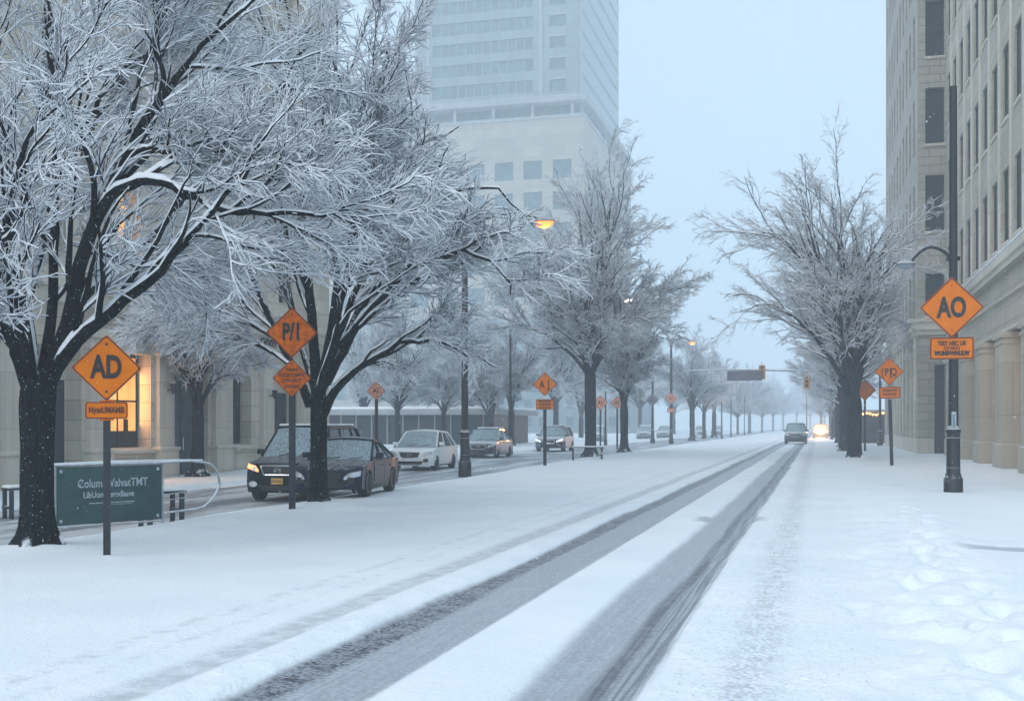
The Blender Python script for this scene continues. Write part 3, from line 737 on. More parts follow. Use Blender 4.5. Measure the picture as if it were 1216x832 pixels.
# --- low glazed pavilion beyond the parked cars
PV = tag(empty('glass_pavilion', (-32, 92, 0)), 'low glass pavilion with flat snowy roof beyond the parked cars', 'building')
g = MB(); g.box(-14, 5.6, 0, 12, -.3, 2.6); g.build('glass_wall', MAT['glass_blue'], PV, smooth=False)
g = MB(); g.box(-.05, .05, -.1, -.003, -.3, 2.6); gm_ = g.mesh('mullion', MAT['concrete'], smooth=False)
for k in range(14): link('mullion', gm_, PV, (-13.95 + k * 1.44, 0, 0))
g = MB(); g.box(-14.8, 6.4, -1, 12.8, 2.6, 3.1, .05); g.build('roof', MAT['concrete'], PV)
g = MB(); g.box(-14.7, 6.3, -.95, 12.7, 3.1, 3.3, .08); g.build('snow_on_roof', MAT['snow'], PV)

# --- small lit kiosk beyond the right trees
KX = PT(1040, 118, 0)
KK = tag(empty('kiosk', (6.0, 114, 0)), 'low shop pavilion with a glowing string of lights, beyond the right trees', 'kiosk')
g = MB(); g.box(-1.9, 2.5, 0, 4, -.3, 3.0, .03); g.build('wall', MAT['door_dark'], KK)
g = MB(); g.box(-2.1, 2.7, -.4, 4.2, 3.0, 3.2, .03); g.build('roof', MAT['concrete'], KK)
g = MB()
for k in range(14): g.lathe([(.03, -.1), (.12, -.04), (.12, .04), (.03, .1)], 8, (-1.8 + k * .3, -.35, 2.8 + .08 * math.sin(k * 1.3)))
g.build('string_lights', MAT['far_lamp'], KK)

# ------------------------------------------------------------------ trees
def tubes(P, Rr, Sd):
    """P (N,K,3), Rr (N,K) -> verts, quads"""
    Nn, K, _ = P.shape
    T = np.gradient(P, axis=1); T /= np.linalg.norm(T, axis=2, keepdims=True) + 1e-9
    mean = np.abs(P[:, -1] - P[:, 0]); ax = np.argmin(mean, axis=1); ref = np.eye(3)[ax][:, None, :]
    U = np.cross(T, np.broadcast_to(ref, T.shape)); U /= np.linalg.norm(U, axis=2, keepdims=True) + 1e-9
    W = np.cross(T, U)
    an = 2 * np.pi * np.arange(Sd) / Sd
    V = P[:, :, None, :] + Rr[:, :, None, None] * (np.cos(an)[None, None, :, None] * U[:, :, None, :] + np.sin(an)[None, None, :, None] * W[:, :, None, :])
    idx = np.arange(Nn * K * Sd).reshape(Nn, K, Sd); nx = np.roll(idx, -1, axis=2)
    Q = np.stack([idx[:, :-1], nx[:, :-1], nx[:, 1:], idx[:, 1:]], -1).reshape(-1, 4)
    return V.reshape(-1, 3), Q
def merge(parts):
    Vs, Qs, o = [], [], 0
    for V, Q in parts: Vs.append(V); Qs.append(Q + o); o += len(V)
    return np.concatenate(Vs), np.concatenate(Qs)
def spawn(rg, P, Rr, n, t0, t1, lf, ang, droop, K, rf, rmin, curl, lmin=0, out=None, updir=0.0):
    Nn, Kp, _ = P.shape
    seg = np.linalg.norm(np.diff(P, axis=1), axis=2); Lp = seg.sum(1)
    T = np.gradient(P, axis=1); T /= np.linalg.norm(T, axis=2, keepdims=True) + 1e-9
    t = t0 + (t1 - t0) * (np.arange(n)[None] + rg.random((Nn, n))) / n
    f = np.clip(t * (Kp - 1), 0, Kp - 1.001); i = f.astype(int); a = (f - i)[..., None]; r_ = np.arange(Nn)[:, None]
    S0 = P[r_, i] * (1 - a) + P[r_, i + 1] * a; D0 = T[r_, i]; R0 = Rr[r_, i]
    rnd = rg.normal(size=(Nn, n, 3)); perp = rnd - D0 * (rnd * D0).sum(-1, keepdims=True); perp /= np.linalg.norm(perp, axis=2, keepdims=True) + 1e-9
    an = np.radians(ang) * rg.uniform(.55, 1.3, (Nn, n, 1))
    Dd = D0 * np.cos(an) + perp * np.sin(an)
    Dd[..., 2] += updir
    if out is not None:
        o = S0 - out; o[..., 2] *= .25; o /= np.linalg.norm(o, axis=2, keepdims=True) + 1e-9; Dd = Dd + .35 * o
    Dd /= np.linalg.norm(Dd, axis=2, keepdims=True)
    L = np.maximum(lmin, lf * Lp[:, None] * (1 - .45 * t) * rg.uniform(.6, 1.25, (Nn, n)))
    S0 = S0.reshape(-1, 3); Dd = Dd.reshape(-1, 3); L = L.reshape(-1); R0 = R0.reshape(-1)
    M = len(S0); out_ = np.zeros((M, K, 3)); out_[:, 0] = S0; p = S0.copy(); d = Dd.copy()
    for k in range(1, K):
        d = d + rg.normal(size=(M, 3)) * curl; d[:, 2] -= droop * (L / K); d /= np.linalg.norm(d, axis=1, keepdims=True)
        p = p + d * (L / (K - 1))[:, None]; out_[:, k] = p
    s = np.linspace(0, 1, K)[None]
    rs = np.maximum(R0 * rf, rmin)[:, None]; rr = rs * (1 - s) ** .8 + rmin * s * .9
    return out_, rr
def prune(rg, P, Rr, clear):
    """drops the branches that reach into the open spaces given as capsules (a, b, radius, share dropped)"""
    if not len(clear): return P, Rr
    keep = np.ones(len(P), bool); X = P[:, ::2]
    for a, b, rad, pr in clear:
        a = np.array(a); d = np.array(b) - a; q = np.clip(((X - a) @ d) / (d @ d), 0, 1)
        dist = np.linalg.norm(X - (a + q[..., None] * d), axis=2).min(1)
        keep &= ~((dist < rad) & (rg.random(len(P)) < pr))
    return P[keep], Rr[keep]
def resample(pts, K):
    pts = np.array(pts, float); d = np.r_[0, np.cumsum(np.linalg.norm(np.diff(pts[:, :3], axis=0), axis=1))]
    s = np.linspace(0, d[-1], K * 4); out = np.stack([np.interp(s, d, pts[:, j]) for j in range(pts.shape[1])], 1)
    for _ in range(5): out[1:-1] = (out[:-2] + out[1:-1] * 2 + out[2:]) / 4
    return out[np.linspace(0, len(out) - 1, K).round().astype(int)]
def snow_caps(rg, P, Rr, k=.85, lift=.62):
    T = np.gradient(P, axis=1); T /= np.linalg.norm(T, axis=2, keepdims=True) + 1e-9
    h = np.sqrt(np.clip(1 - T[..., 2] ** 2, 0, 1)); f = np.clip((h - .28) / .45, 0, 1)
    nz = .75 + .5 * rg.random(f.shape); r = Rr * k * f * nz + .0015
    C = P.copy(); C[..., 2] += Rr * lift * f + .004 * f; C[..., 0] -= Rr * .12
    return C, np.maximum(r, .001)
def make_tree(name, label, loc, seed, trunk_pts, limbs, counts, mats, rmin, caps=True, sides=(18, 9, 5, 3), droop=(.02, .05, .12, .3), lens=(.44, .44, .5, .62), angs=(40, 36, 36, 34), group=None, lmins=(.8, .5, .34, .22), clear=()):
    """trunk_pts: (x,y,z,r) list; limbs: arrays (K,4) all local to loc"""
    rg = np.random.default_rng(seed)
    root = tag(empty(name, loc), label, 'tree', group)
    clear = [(np.array(a - loc), np.array(b_ - loc), rad, pr) for a, b_, rad, pr in clear]
    tp = resample(trunk_pts, 26)[None]; TP, TR = tp[..., :3], tp[..., 3].copy()
    ang = rg.uniform(0, 6.28)
    V, Q = tubes(TP, TR, sides[0] * 2)
    # buttressed, furrowed trunk
    c = np.repeat(TP[0], sides[0] * 2, axis=0); dvec = V - c; a = np.arctan2(dvec[:, 1], dvec[:, 0])
    hh = np.clip(1 - (V[:, 2] / .5), 0, 1) ** 2
    k = 1 + .07 * np.sin(a * 5 + ang + V[:, 2] * .8) + .035 * np.sin(a * 11 + V[:, 2] * 3) + hh * (.35 + .28 * np.sin(a * 4 + ang))
    V = c + dvec * k[:, None]
    tr = [(V, Q)]
    K1 = max(len(l) for l in limbs); L1 = np.stack([resample(l, 22) for l in limbs]); P1, R1 = L1[..., :3], L1[..., 3]
    P1[:, 1:-1] += rg.normal(0, .022, P1[:, 1:-1].shape) * np.linspace(.3, 1.6, 20)[None, :, None]
    tr.append(tubes(P1, R1, sides[1]))
    ctr = np.array([0, 0, TP[0, -1, 2]])
    P2, R2 = spawn(rg, P1, R1, counts[0], .16, .98, lens[0], angs[0], droop[0], 12, .55, rmin * 2.2, .10, lmins[0], ctr, .12)
    P2, R2 = prune(rg, P2, R2, [c_ for c_ in clear if c_[3] >= 1])
    tr.append(tubes(P2, R2, sides[2]))
    V, Q = merge(tr); link('trunk', np_mesh('trunk', V, Q, mats[0]), root)
    P3, R3 = spawn(rg, P2, R2, counts[1], .1, 1, lens[1], angs[1], droop[1], 8, .6, rmin * 1.4, .085, lmins[1], ctr, .05)
    P3, R3 = prune(rg, P3, R3, clear)
    P4, R4 = spawn(rg, P3, R3, counts[2], .08, 1, lens[2], angs[2], droop[2], 6, .7, rmin * 1.1, .11, lmins[2])
    P4, R4 = prune(rg, P4, R4, clear)
    cr = [tubes(P3, R3, 4), tubes(P4, R4, 3)]
    if counts[3]:
        P5, R5 = spawn(rg, P4, R4, counts[3], .1, 1, lens[3], angs[3], droop[3], 4, .8, rmin, .09, lmins[3])
        P5, R5 = prune(rg, P5, R5, clear)
        cr.append(tubes(P5, R5, 3))
    P45 = [(P4, R4)] + ([(P5, R5)] if counts[3] else [])
    V, Q = merge(cr); link('crown', np_mesh('crown', V, Q, mats[1], smooth=False), root)
    if caps:
        cp = []
        for P, Rr, sd, kk in [(P1, R1, 8, .9), (P2, R2, 6, 1.05), (P3, R3, 4, 1.15)] + [(a_, b_, 3, 1.0) for a_, b_ in P45]:
            C, r = snow_caps(rg, P, Rr, kk, {8: .62, 6: .8, 4: .95, 3: .9}[sd]); cp.append(tubes(C, r, sd))
        # snow gathered in the crotch of the limbs
        V, Q = merge(cp); link('snow_on_limbs', np_mesh('snow_on_limbs', V, Q, MAT['snow']), root)
    return root
def px_limb(pts, base, t0, r0, r1):
    """limb given as photograph pixels plus depth offset, in metres local to base"""
    out = []; n = len(pts)
    for i, p in enumerate(pts):
        q = PZ(p[0], p[1], t0 + (p[2] if len(p) > 2 else 0)) - base
        f = i / (n - 1); out.append((q.x, q.y, q.z, r0 * (1 - f) ** .9 + r1 * f))
    return np.array(out)
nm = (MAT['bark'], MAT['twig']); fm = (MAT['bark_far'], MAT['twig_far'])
EYEP = Vector((0, 0, EYE))
def open_front(pts, t0, rad, reach=3.0, pr=.8):
    out = []
    for i in range(len(pts) - 1):
        for f in (0, .5):
            p0, p1 = pts[i], pts[i + 1]; d0 = p0[2] if len(p0) > 2 else 0; d1 = p1[2] if len(p1) > 2 else 0
            q = PZ(p0[0] + (p1[0] - p0[0]) * f, p0[1] + (p1[1] - p0[1]) * f, t0 + d0 + (d1 - d0) * f); dr = (EYEP - q).normalized()
            out.append((q + dr * (rad + .05), q + dr * reach, rad, pr))
    return out
# tree 1, nearest left
b = P_TREE1; t1 = 1.7 * F / 145
tz = EYE + (HY - 450) * t1 / F
L = lambda pts, r0, r1=.012: px_limb(pts, b, t1, r0, r1)
limbs = [
    L([(52, 462), (78, 395, 0), (97, 305, .1), (112, 262, .1), (140, 210, .2), (160, 165, .2), (190, 115, .3), (215, 88, .4), (250, 45, .5), (300, 2, .6), (350, -30, .8)], .115),
    L([(112, 264, .1), (135, 226, 0), (175, 213, -.4), (205, 221, -.5), (250, 245, -.8), (285, 253, -.9), (330, 250, -1), (390, 257, -1.1), (430, 268, -1.2)], .085),
    L([(150, 182, .2), (175, 178, 0), (205, 180, -.2), (245, 174, -.4), (300, 190, -.5)], .06),
    L([(52, 470), (72, 428, -.1), (110, 387, -.3), (150, 352, -.5), (185, 330, -.6), (212, 298, -.8), (242, 264, -.9), (285, 215, -1.2), (330, 180, -1.5)], .11),
    L([(42, 462), (30, 400, .2), (20, 330, .3), (15, 240, .4), (0, 150, .5), (-20, 40, .6)], .09),
    L([(48, 462), (62, 380, .3), (65, 300, .5), (66, 200, .6), (62, 100, .8), (58, -10, 1), (60, -90, 1)], .085),
    L([(66, 225, .6), (80, 192, .7), (100, 150, .9), (130, 98, 1.0), (165, 68, 1.1), (230, 48, 1.4)], .055),
    L([(36, 465), (10, 392, -.3), (-30, 340, -.6), (-80, 280, -.9)], .10),
    L([(190, 115, .3), (196, 90, .3), (184, 60, .3), (188, 8, .2), (180, -60, 0)], .045),
    L([(45, 470), (30, 360, 1.2), (60, 250, 2.3), (120, 130, 3), (180, 20, 3.6), (200, -60, 4)], .09),
    L([(48, 468), (90, 360, 1.0), (170, 290, 2.0), (250, 200, 2.6), (330, 110, 3.2), (380, 40, 3.4)], .085),
    L([(45, 465), (20, 380, -1), (0, 290, -1.6), (30, 180, -2.2), (80, 60, -2.6)], .07),
    L([(100, 300, .1), (150, 305, .6), (200, 318, 1.0), (250, 335, 1.2)], .035),
]
trunk = [(-.03, 0, -.15, .29), (0, 0, .15, .25), (0, 0, .6, .22), (.0, 0, 1.4, .21), (.0, 0, tz - .35, .23), (.02, 0, tz - .1, .23), (.04, 0, tz + .12, .14)]
clear = open_front([(95, 305), (112, 262), (140, 210), (160, 165), (190, 115), (215, 88), (250, 45)], t1, .18, 4, .65)
clear += open_front([(112, 264), (135, 226), (175, 213, -.4), (205, 221, -.5), (250, 245, -.8), (285, 253, -.9), (330, 250, -1), (390, 257, -1.1)], t1, .17, 4, .75)
clear += open_front([(78, 420), (110, 387, -.3), (150, 352, -.5), (185, 330, -.6), (212, 298, -.8), (242, 264, -.9)], t1, .17, 4, .75)
clear += open_front([(346, 372), (346, 395), (346, 420), (345, 449), (345, 475)], 22.6, .6, 12, 1)
clear += open_front([(132, 400), (132, 440), (130, 490)], 14.7, .45, 5, 1)
make_tree('street_tree', 'big bare snow-laden tree at the left edge, its limbs reaching over the board', b, 11, trunk, limbs, (11, 8, 5, 3), nm, .0042, clear=clear, lens=(.46, .5, .62, .75), angs=(40, 36, 30, 28), droop=(.02, .08, .2, .3), group='bare trees along the verge')
# tree 2, behind the two-diamond sign
b = P_TREE2; t2 = 1.7 * F / 98
L = lambda pts, r0, r1=.012: px_limb(pts, b, t2, r0, r1)
limbs = [
    L([(382, 495), (398, 462, -.1), (420, 440, -.3), (445, 424, -.5), (470, 409, -.6), (505, 402, -.8), (550, 415, -1), (590, 436, -1.2)], .10),
    L([(368, 482), (352, 440, .1), (330, 395, .2), (305, 345, .3), (282, 290, .4), (250, 220, .6), (215, 150, .8)], .10),
    L([(376, 470), (371, 385, 0), (362, 300, .2), (355, 200, .3), (345, 85, .5), (338, -20, .6)], .12),
    L([(381, 470), (400, 400, -.2), (421, 350, -.3), (445, 280, -.4), (470, 225, -.6), (505, 180, -.8), (545, 150, -1)], .085),
    L([(379, 470), (394, 385, .3), (406, 300, .5), (402, 200, .8), (396, 100, 1), (400, 10, 1.2)], .10),
    L([(352, 440), (320, 415, .3), (280, 398, .6), (235, 385, .9), (190, 388, 1.1)], .055),
    L([(388, 455), (430, 375, -.6), (490, 315, -1.2), (550, 295, -1.8), (590, 310, -2.2), (606, 350, -2.4)], .09),
    L([(384, 460), (420, 380, .9), (470, 290, 1.8), (530, 230, 2.5), (590, 220, 3.1), (635, 270, 3.4)], .09),
    L([(374, 465), (350, 380, 1.0), (320, 280, 2.1), (300, 180, 2.9), (280, 70, 3.4)], .08),
    L([(378, 465), (398, 400, -1.1), (412, 320, -2.1), (420, 230, -2.8), (412, 150, -3.2)], .07),
    L([(380, 460), (400, 350, -1.1), (430, 260, -2.0), (440, 150, -2.7), (460, 60, -3.1)], .08),
    L([(400, 340, .3), (430, 250, .6), (450, 160, .8), (460, 60, 1.0)], .055),
]
tz = EYE + (HY - 475) * t2 / F
trunk = [(0, 0, -.15, .23), (0, 0, .2, .19), (0, 0, .9, .165), (0, 0, tz - .35, .165), (0, 0, tz, .17), (0, 0, tz + .3, .12)]
clear = open_front([(346, 372), (346, 395), (346, 420), (345, 449), (345, 475)], 22.6, .62, 9, 1)
clear += [(PZ(625, 60, 19), PZ(625, 60, 30), 2.15, 1), (PZ(705, 165, 19), PZ(705, 165, 30), 1.75, 1), (PZ(655, 268, 40), PZ(655, 268, 18), .42, 1)]
clear += open_front([(646, 440), (646, 456), (646, 480)], 47.8, 1.1, 27, 1)
clear += open_front([(398, 462), (420, 440), (445, 424), (470, 409), (505, 402)], t2 - .4, .22, 4, .8) + open_front([(376, 440), (371, 385), (400, 400), (421, 350), (352, 440), (330, 395)], t2, .3, 4, .75)
_unused = open_front([(346, 372), (346, 395), (346, 420), (345, 449), (345, 475)], 22.6, .62, 9, 1)
make_tree('street_tree', 'bare snow-laden tree rising in front of the two dark cars, beside the double diamond sign', b, 23, trunk, limbs, (12, 9, 6, 3), nm, .0052, clear=clear, droop=(.03, .14, .3, .45), lens=(.46, .5, .62, .75), angs=(40, 36, 30, 28), group='bare trees along the verge')

def vase(seed, n, H, th, spread, r0, inner=.35, lean=0.0, lo=.46, hi=.86):
    """limbs of a vase-shaped elm"""
    rg = np.random.default_rng(seed); out = []
    for i in range(n):
        az = i * 2.39996 + rg.uniform(-.3, .3); inn = rg.random() < inner
        sp = spread * (rg.uniform(.15, .45) if inn else rg.uniform(.75, 1.12)); top = H * (rg.uniform(.82, 1.0) if inn else rg.uniform(lo, hi))
        pts = []
        for k in range(9):
            f = k / 8; rr = sp * (f ** 1.25); z = th - .3 + (top - th) * (math.sin(f * math.pi / 2 * 1.08) if not inn else f ** .92)
            if not inn and f > .8: z -= (f - .8) * 2.2
            pts.append((rr * math.cos(az + .25 * f) + lean * f ** 1.1, rr * math.sin(az + .25 * f), z, r0 * (.45 if inn else .40) * (1 - f) ** .9 + .015))
        out.append(np.array(pts))
    return out
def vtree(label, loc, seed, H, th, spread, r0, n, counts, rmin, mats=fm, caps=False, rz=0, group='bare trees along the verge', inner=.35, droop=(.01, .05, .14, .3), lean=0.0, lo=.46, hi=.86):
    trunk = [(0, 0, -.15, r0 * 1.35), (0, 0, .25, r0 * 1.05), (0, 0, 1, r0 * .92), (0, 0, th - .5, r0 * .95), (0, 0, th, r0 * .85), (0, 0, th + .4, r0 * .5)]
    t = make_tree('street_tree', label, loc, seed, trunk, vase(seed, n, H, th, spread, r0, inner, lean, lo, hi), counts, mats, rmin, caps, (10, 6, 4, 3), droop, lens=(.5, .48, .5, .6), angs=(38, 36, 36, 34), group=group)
    t.rotation_euler = (0, 0, rz); return t
T3 = vtree('large rounded bare tree left of the road, behind the small single diamond sign', P_TREE3, 31, 16.6, 4.6, 4.9, .33, 20, (11, 8, 6, 2), .0078, caps=True, inner=.27, lo=.4, hi=.7, droop=(.02, .08, .2, .3))
TR = vtree('tall vase-shaped bare tree on the right pavement beside the stone building', P_TREER, 47, 14.4, 3.0, 4.0, .36, 15, (9, 7, 6, 2), .0062, caps=True, group='bare trees on the right pavement', inner=.3, lean=-1.3, lo=.5, hi=.9, droop=(.02, .08, .2, .3))
T4 = vtree('small slender bare tree standing just behind the large rounded one', P_TREE4, 53, 9.6, 2.9, 3.0, .27, 8, (11, 9, 7, 2), .011, inner=.5)
def again(src, label, loc, sc, rz, group):
    o = copy_tree(src); o.location = loc; o.scale = (sc, sc, sc); o.rotation_euler = (0, 0, rz); o['label'] = label; o['group'] = group; return o
for (src, px, t, sc, rz, label, grp) in (
    (T4, 822, 132, 1.15, 1, 'hazy bare tree right of the two lamp posts, nearest of the far verge row', 'bare trees along the verge'),
    (T3, 836, 152, .75, 2, 'second hazy bare tree of the far verge row', 'bare trees along the verge'),
    (T4, 848, 166, 1.2, 3, 'third hazy bare tree of the far verge row, before the thin posts', 'bare trees along the verge'),
    (T3, 876, 215, .7, 4, 'faint bare tree far down the verge, past the thin posts', 'bare trees along the verge'),
    (T4, 890, 245, 1.3, 5, 'very faint bare tree near the far end of the verge', 'bare trees along the verge'),
    (T3, 905, 290, .8, .4, 'last bare tree of the verge, almost lost in haze', 'bare trees along the verge'),
    (TR, 1003, 76, .9, 1.3, 'bare tree directly behind the tall vase-shaped one', 'bare trees on the right pavement'),
    (TR, 1001, 92, .85, 2.6, 'third bare tree back on the right pavement', 'bare trees on the right pavement'),
    (T3, 995, 112, .8, 3.4, 'fourth bare tree back on the right pavement', 'bare trees on the right pavement'),
    (TR, 990, 140, .85, 4.1, 'fifth bare tree on the right pavement, fading into haze', 'bare trees on the right pavement'),
    (T3, 986, 180, .75, 5.1, 'sixth and faintest bare tree on the right pavement, above the glow', 'bare trees on the right pavement'),
    (T3, 472, 84, .62, 1.5, 'hazy bare tree before the glass pavilion, behind the white car', 'bare trees beyond the side road'),
    (T3, 527, 88, .6, 2.2, 'hazy bare tree beyond the side road, left of the black lamp post', 'bare trees beyond the side road'),
    (TR, 584, 90, .62, .7, 'hazy bare tree beyond the side road, behind the dark crossover', 'bare trees beyond the side road'),
    (T4, 607, 92, 1.0, .2, 'slim hazy bare tree left of the single diamond sign', 'bare trees beyond the side road'),
    (T3, 660, 125, .9, 2.9, 'broad hazy bare tree behind the single diamond sign', 'bare trees beyond the side road'),
    (TR, 690, 150, .9, 1.9, 'hazy bare tree behind the large rounded tree', 'bare trees beyond the side road'),
    (T3, 760, 175, .95, 4.4, 'faint broad bare tree above the snowed-in parked cars', 'bare trees beyond the side road'),
    (TR, 800, 210, 1.0, 5.3, 'very faint bare tree behind the two lamp posts', 'bare trees beyond the side road'),
    (T4, 235, 40, .8, 2.0, 'leaning bare tree in front of the teal door', 'bare trees beyond the side road'),
    (T3, 560, 130, .85, .9, 'hazy bare tree far behind the glass pavilion roof', 'bare trees beyond the side road'),
    (TR, 430, 110, .9, 3.9, 'hazy bare tree just past the corner of the stone building', 'bare trees beyond the side road'),
    (T4, 975, 300, 1.3, 3.9, 'faint bare tree at the very end of the street', 'bare trees on the right pavement'),
    (T3, 918, 360, 1.0, 1.1, 'ghostly bare tree left of the vanishing road, second from last', 'bare trees along the verge'),
    (T3, 930, 430, 1.1, 2.1, 'ghostly bare tree where the left verge meets the horizon', 'bare trees along the verge'),
    (T3, 946, 520, 1.3, 3.3, 'ghostly bare tree straight above the grey van', 'bare trees along the verge'),
    (T3, 962, 560, 1.3, 4.3, 'ghostly bare tree just right of the grey van', 'bare trees on the right pavement'),
    (T3, 979, 430, 1.0, 5.3, 'ghostly bare tree above the glowing headlights', 'bare trees on the right pavement'),
):
    p = PT(px, t, 0); again(src, label, p, sc, rz, grp)

# ------------------------------------------------------------------ signs
def diamond_pts(h, rc=.06):
    pts = []
    for i in range(4):
        a = math.pi / 2 * i; c = Vector((math.cos(a), math.sin(a))) * (h - rc * 1.2)
        for k in (-1, 0, 1):
            aa = a + k * math.pi / 5; pts.append((c.x + rc * math.cos(aa), c.y + rc * math.sin(aa)))
    return pts
def rect_pts(w, h, rc=.03):
    pts = []
    for (sx, sz, a0) in ((1, -1, -90), (1, 1, 0), (-1, 1, 90), (-1, -1, 180)):
        for k in range(4):
            a = R_(a0 + 30 * k); pts.append((sx * (w / 2 - rc) + rc * math.cos(a), sz * (h / 2 - rc) + rc * math.sin(a)))
    return pts
def ring_mesh(pts, inset, depth):
    n = len(pts); mb = MB(); A = [Vector((x, z)) for x, z in pts]; sc = 1 - inset
    W = max(abs(p.x) for p in A); Hh = max(abs(p.y) for p in A); d = inset * min(W, Hh)
    B = [Vector((p.x * (1 - d / W), p.y * (1 - d / Hh))) for p in A]
    for i in range(n):
        j = (i + 1) % n
        mb.quad([(A[i].x, 0, A[i].y), (A[j].x, 0, A[j].y), (B[j].x, 0, B[j].y), (B[i].x, 0, B[i].y)])
        mb.quad([(A[i].x, 0, A[i].y), (A[j].x, 0, A[j].y), (A[j].x, depth, A[j].y), (A[i].x, depth, A[i].y)])
        mb.quad([(B[i].x, 0, B[i].y), (B[j].x, 0, B[j].y), (B[j].x, depth, B[j].y), (B[i].x, depth, B[i].y)])
    return mb
def sign(label, loc, rz, plates, post=None, group='orange road signs', mat='orange', off_y=0, tilt=0):
    """plates: (shape, z, w, h, lines) with lines (text, size, bold, dz, xscale)"""
    root = tag(empty('road_sign', loc, rz), label, 'road sign', group)
    if post:
        pr, ptop = post; mb = MB(); mb.box(-pr, pr, -pr * .55, pr * .55, -.3, ptop, pr * .15); mb.build('post', MAT['post'], root)
    for (shape, z, w_, h_, lines, mt) in plates:
        pts = diamond_pts(h_, .035) if shape == 'd' else rect_pts(w_, h_)
        mb = MB(); mb.poly(pts, .02)
        for zb in (-.12, .12): mb.bar((-.09, .03, zb), (.09, .03, zb), .012)
        pan = mb.build('panel', MAT[mt], root, (0, -.065 + off_y, z)); pan.rotation_euler = (0, tilt, 0)
        rg = ring_mesh([(x * .985, y * .985) for x, y in pts], .055 if shape == 'd' else .12, .004)
        rg.build('border', MAT['sign_border'], pan, (0, -.003, 0), smooth=False)
        bo = MB()
        for zz in ((h_ * .72, -h_ * .72) if shape == 'd' else ()): bo.lathe([(.001, -.008), (.014, -.006), (.018, .002), (.001, .004)], 8, (0, -.004, zz), Matrix.Rotation(R_(90), 4, 'X'))
        if shape == 'd': bo.build('bolts', MAT['sign_border'], pan)
        for ln in lines:
            (txt, size, bold, dz, sx) = ln[:5]; m_ = MAT['sign_black'] if size > .12 else MAT['sign_brown']
            link('lettering', text_mesh(txt, size, m_, bold, .003, sx), pan, (0 if len(ln) < 6 else ln[5], -.006, dz))
    return root
def face(p, extra=0): return math.atan2(-p.x, p.y) * .75 + extra     # turned towards oncoming traffic, a little to the road
p = GP(127, 661); s = 14.7 / F
sign('orange diamond sign lettered AD with a small plate, nearest on the left', p, R_(30), [
    ('d', EYE + (HY - 437) * s, 0, .425, [('AD', .40, .016, 0, .66)], 'orange'),
    ('r', EYE + (HY - 487) * s, .52, .215, [('NyssUMAMB', .11, .004, 0, .72)], 'orange')], post=(.045, EYE + (HY - 475) * s))
p = GP(347, 607); s = 22.5 / F
sign('darker orange diamond sign lettered PI above a smaller diamond, before the black SUV', p, R_(20), [
    ('d', EYE + (HY - 395) * s, 0, .5, [('P/1', .46, .016, 0, .64)], 'orange_dirty'),
    ('d', EYE + (HY - 449) * s, 0, .375, [('Rwad', .1, .003, .17, 1), ('SUCAYUMHS', .105, .003, .06, .85), ('CWURUT', .1, .003, -.05, .9), ('WHSN', .1, .003, -.17, .9)], 'orange_dirty')],
    post=(.065, EYE + (HY - 466) * s))
p = GP(647, 553); s = 47.8 / F
sign('small orange diamond sign lettered AI with a square plate, mid verge before the grey car', p, R_(15), [
    ('d', EYE + (HY - 456) * s, 0, .5, [('A', .42, .012, -.02, .7, -.12), ('J', .5, .006, 0, .8, .16)], 'orange'),
    ('r', EYE + (HY - 480) * s, .74, .44, [('MWUNKS', .13, .004, .13, .9), ('NUMWEN', .13, .004, 0, .9), ('HUNKWS', .13, .004, -.13, .9)], 'orange')], post=(.07, EYE + (HY - 486) * s))
p = GP(1132, 584); s = 29.05 / F
sign('large orange diamond sign lettered AO fixed on the black lamp post, right', (p.x - .06, p.y - .16, 0), R_(2), [
    ('d', EYE + (HY - 366) * s, 0, .77, [('AO', .70, .028, -.02, .66)], 'orange'),
    ('r', EYE + (HY - 414) * s, 1.06, .56, [('TEST NEC LIR', .15, .006, .12, .75), ('CO MUH', .12, .005, 0, .8), ('WUNIVWHULW', .15, .012, -.13, .75)], 'orange')])
p = GP(1059, 553); s = 47.8 / F
sign('leaning orange diamond sign lettered PO with a plate below, beside the stone building', p, R_(0), [
    ('d', EYE + (HY - 441) * s, 0, .58, [('P', .4, .01, -.03, .8, -.1), ('[', .42, .004, -.03, .8, -.27), ('Q', .44, .006, -.03, .75, .18), ('[', .42, .006, -.03, .8, .06)], 'orange'),
    ('r', EYE + (HY - 466) * s, .84, .48, [('UWMNUWB', .13, .004, .09, .8), ('NUWHUBS', .13, .004, -.07, .8)], 'orange')], post=(.07, EYE + (HY - 474) * s)).rotation_euler = (0, R_(-1.6), 0)
for (px, t, zc, h, mt, lab, rect) in (
    (447, 51, 464, .42, 'orange_pale', 'frosted reddish diamond sign beyond the side road, behind the navy sedan', None),
    (713, 88, 478, .58, 'orange_pale', 'faded reddish diamond sign just right of the large rounded tree', None),
    (733, 84, 478, .5, 'orange_pale', 'faded reddish diamond sign half behind the small slender tree', None),
    (775, 112, 475, .62, 'grey_sign', 'dark grey diamond sign on the shorter of the two far lamp posts', None),
    (797, 108, 473, .58, 'orange_pale', 'faded orange diamond sign on the taller of the two far lamp posts', 'r'),
    (1027, 76, 463, .72, 'orange', 'orange diamond sign half hidden behind the right tree trunk', None)):
    p = PT(px, t, 0); s = t / F
    onlamp = px in (775, 797)
    pl = [('d', EYE + (HY - zc) * s, 0, h, [('A1', h * .7, .01, 0, .8)] if px != 1027 else [], mt)]
    if rect: pl.append(('r', EYE + (HY - 487) * s, .7, .42, [], mt))
    sign(lab, (p.x, p.y - (.2 if onlamp else 0), 0), R_(8), pl, post=None if onlamp else (.07, EYE + (HY - zc) * s + .1), group='far orange signs')

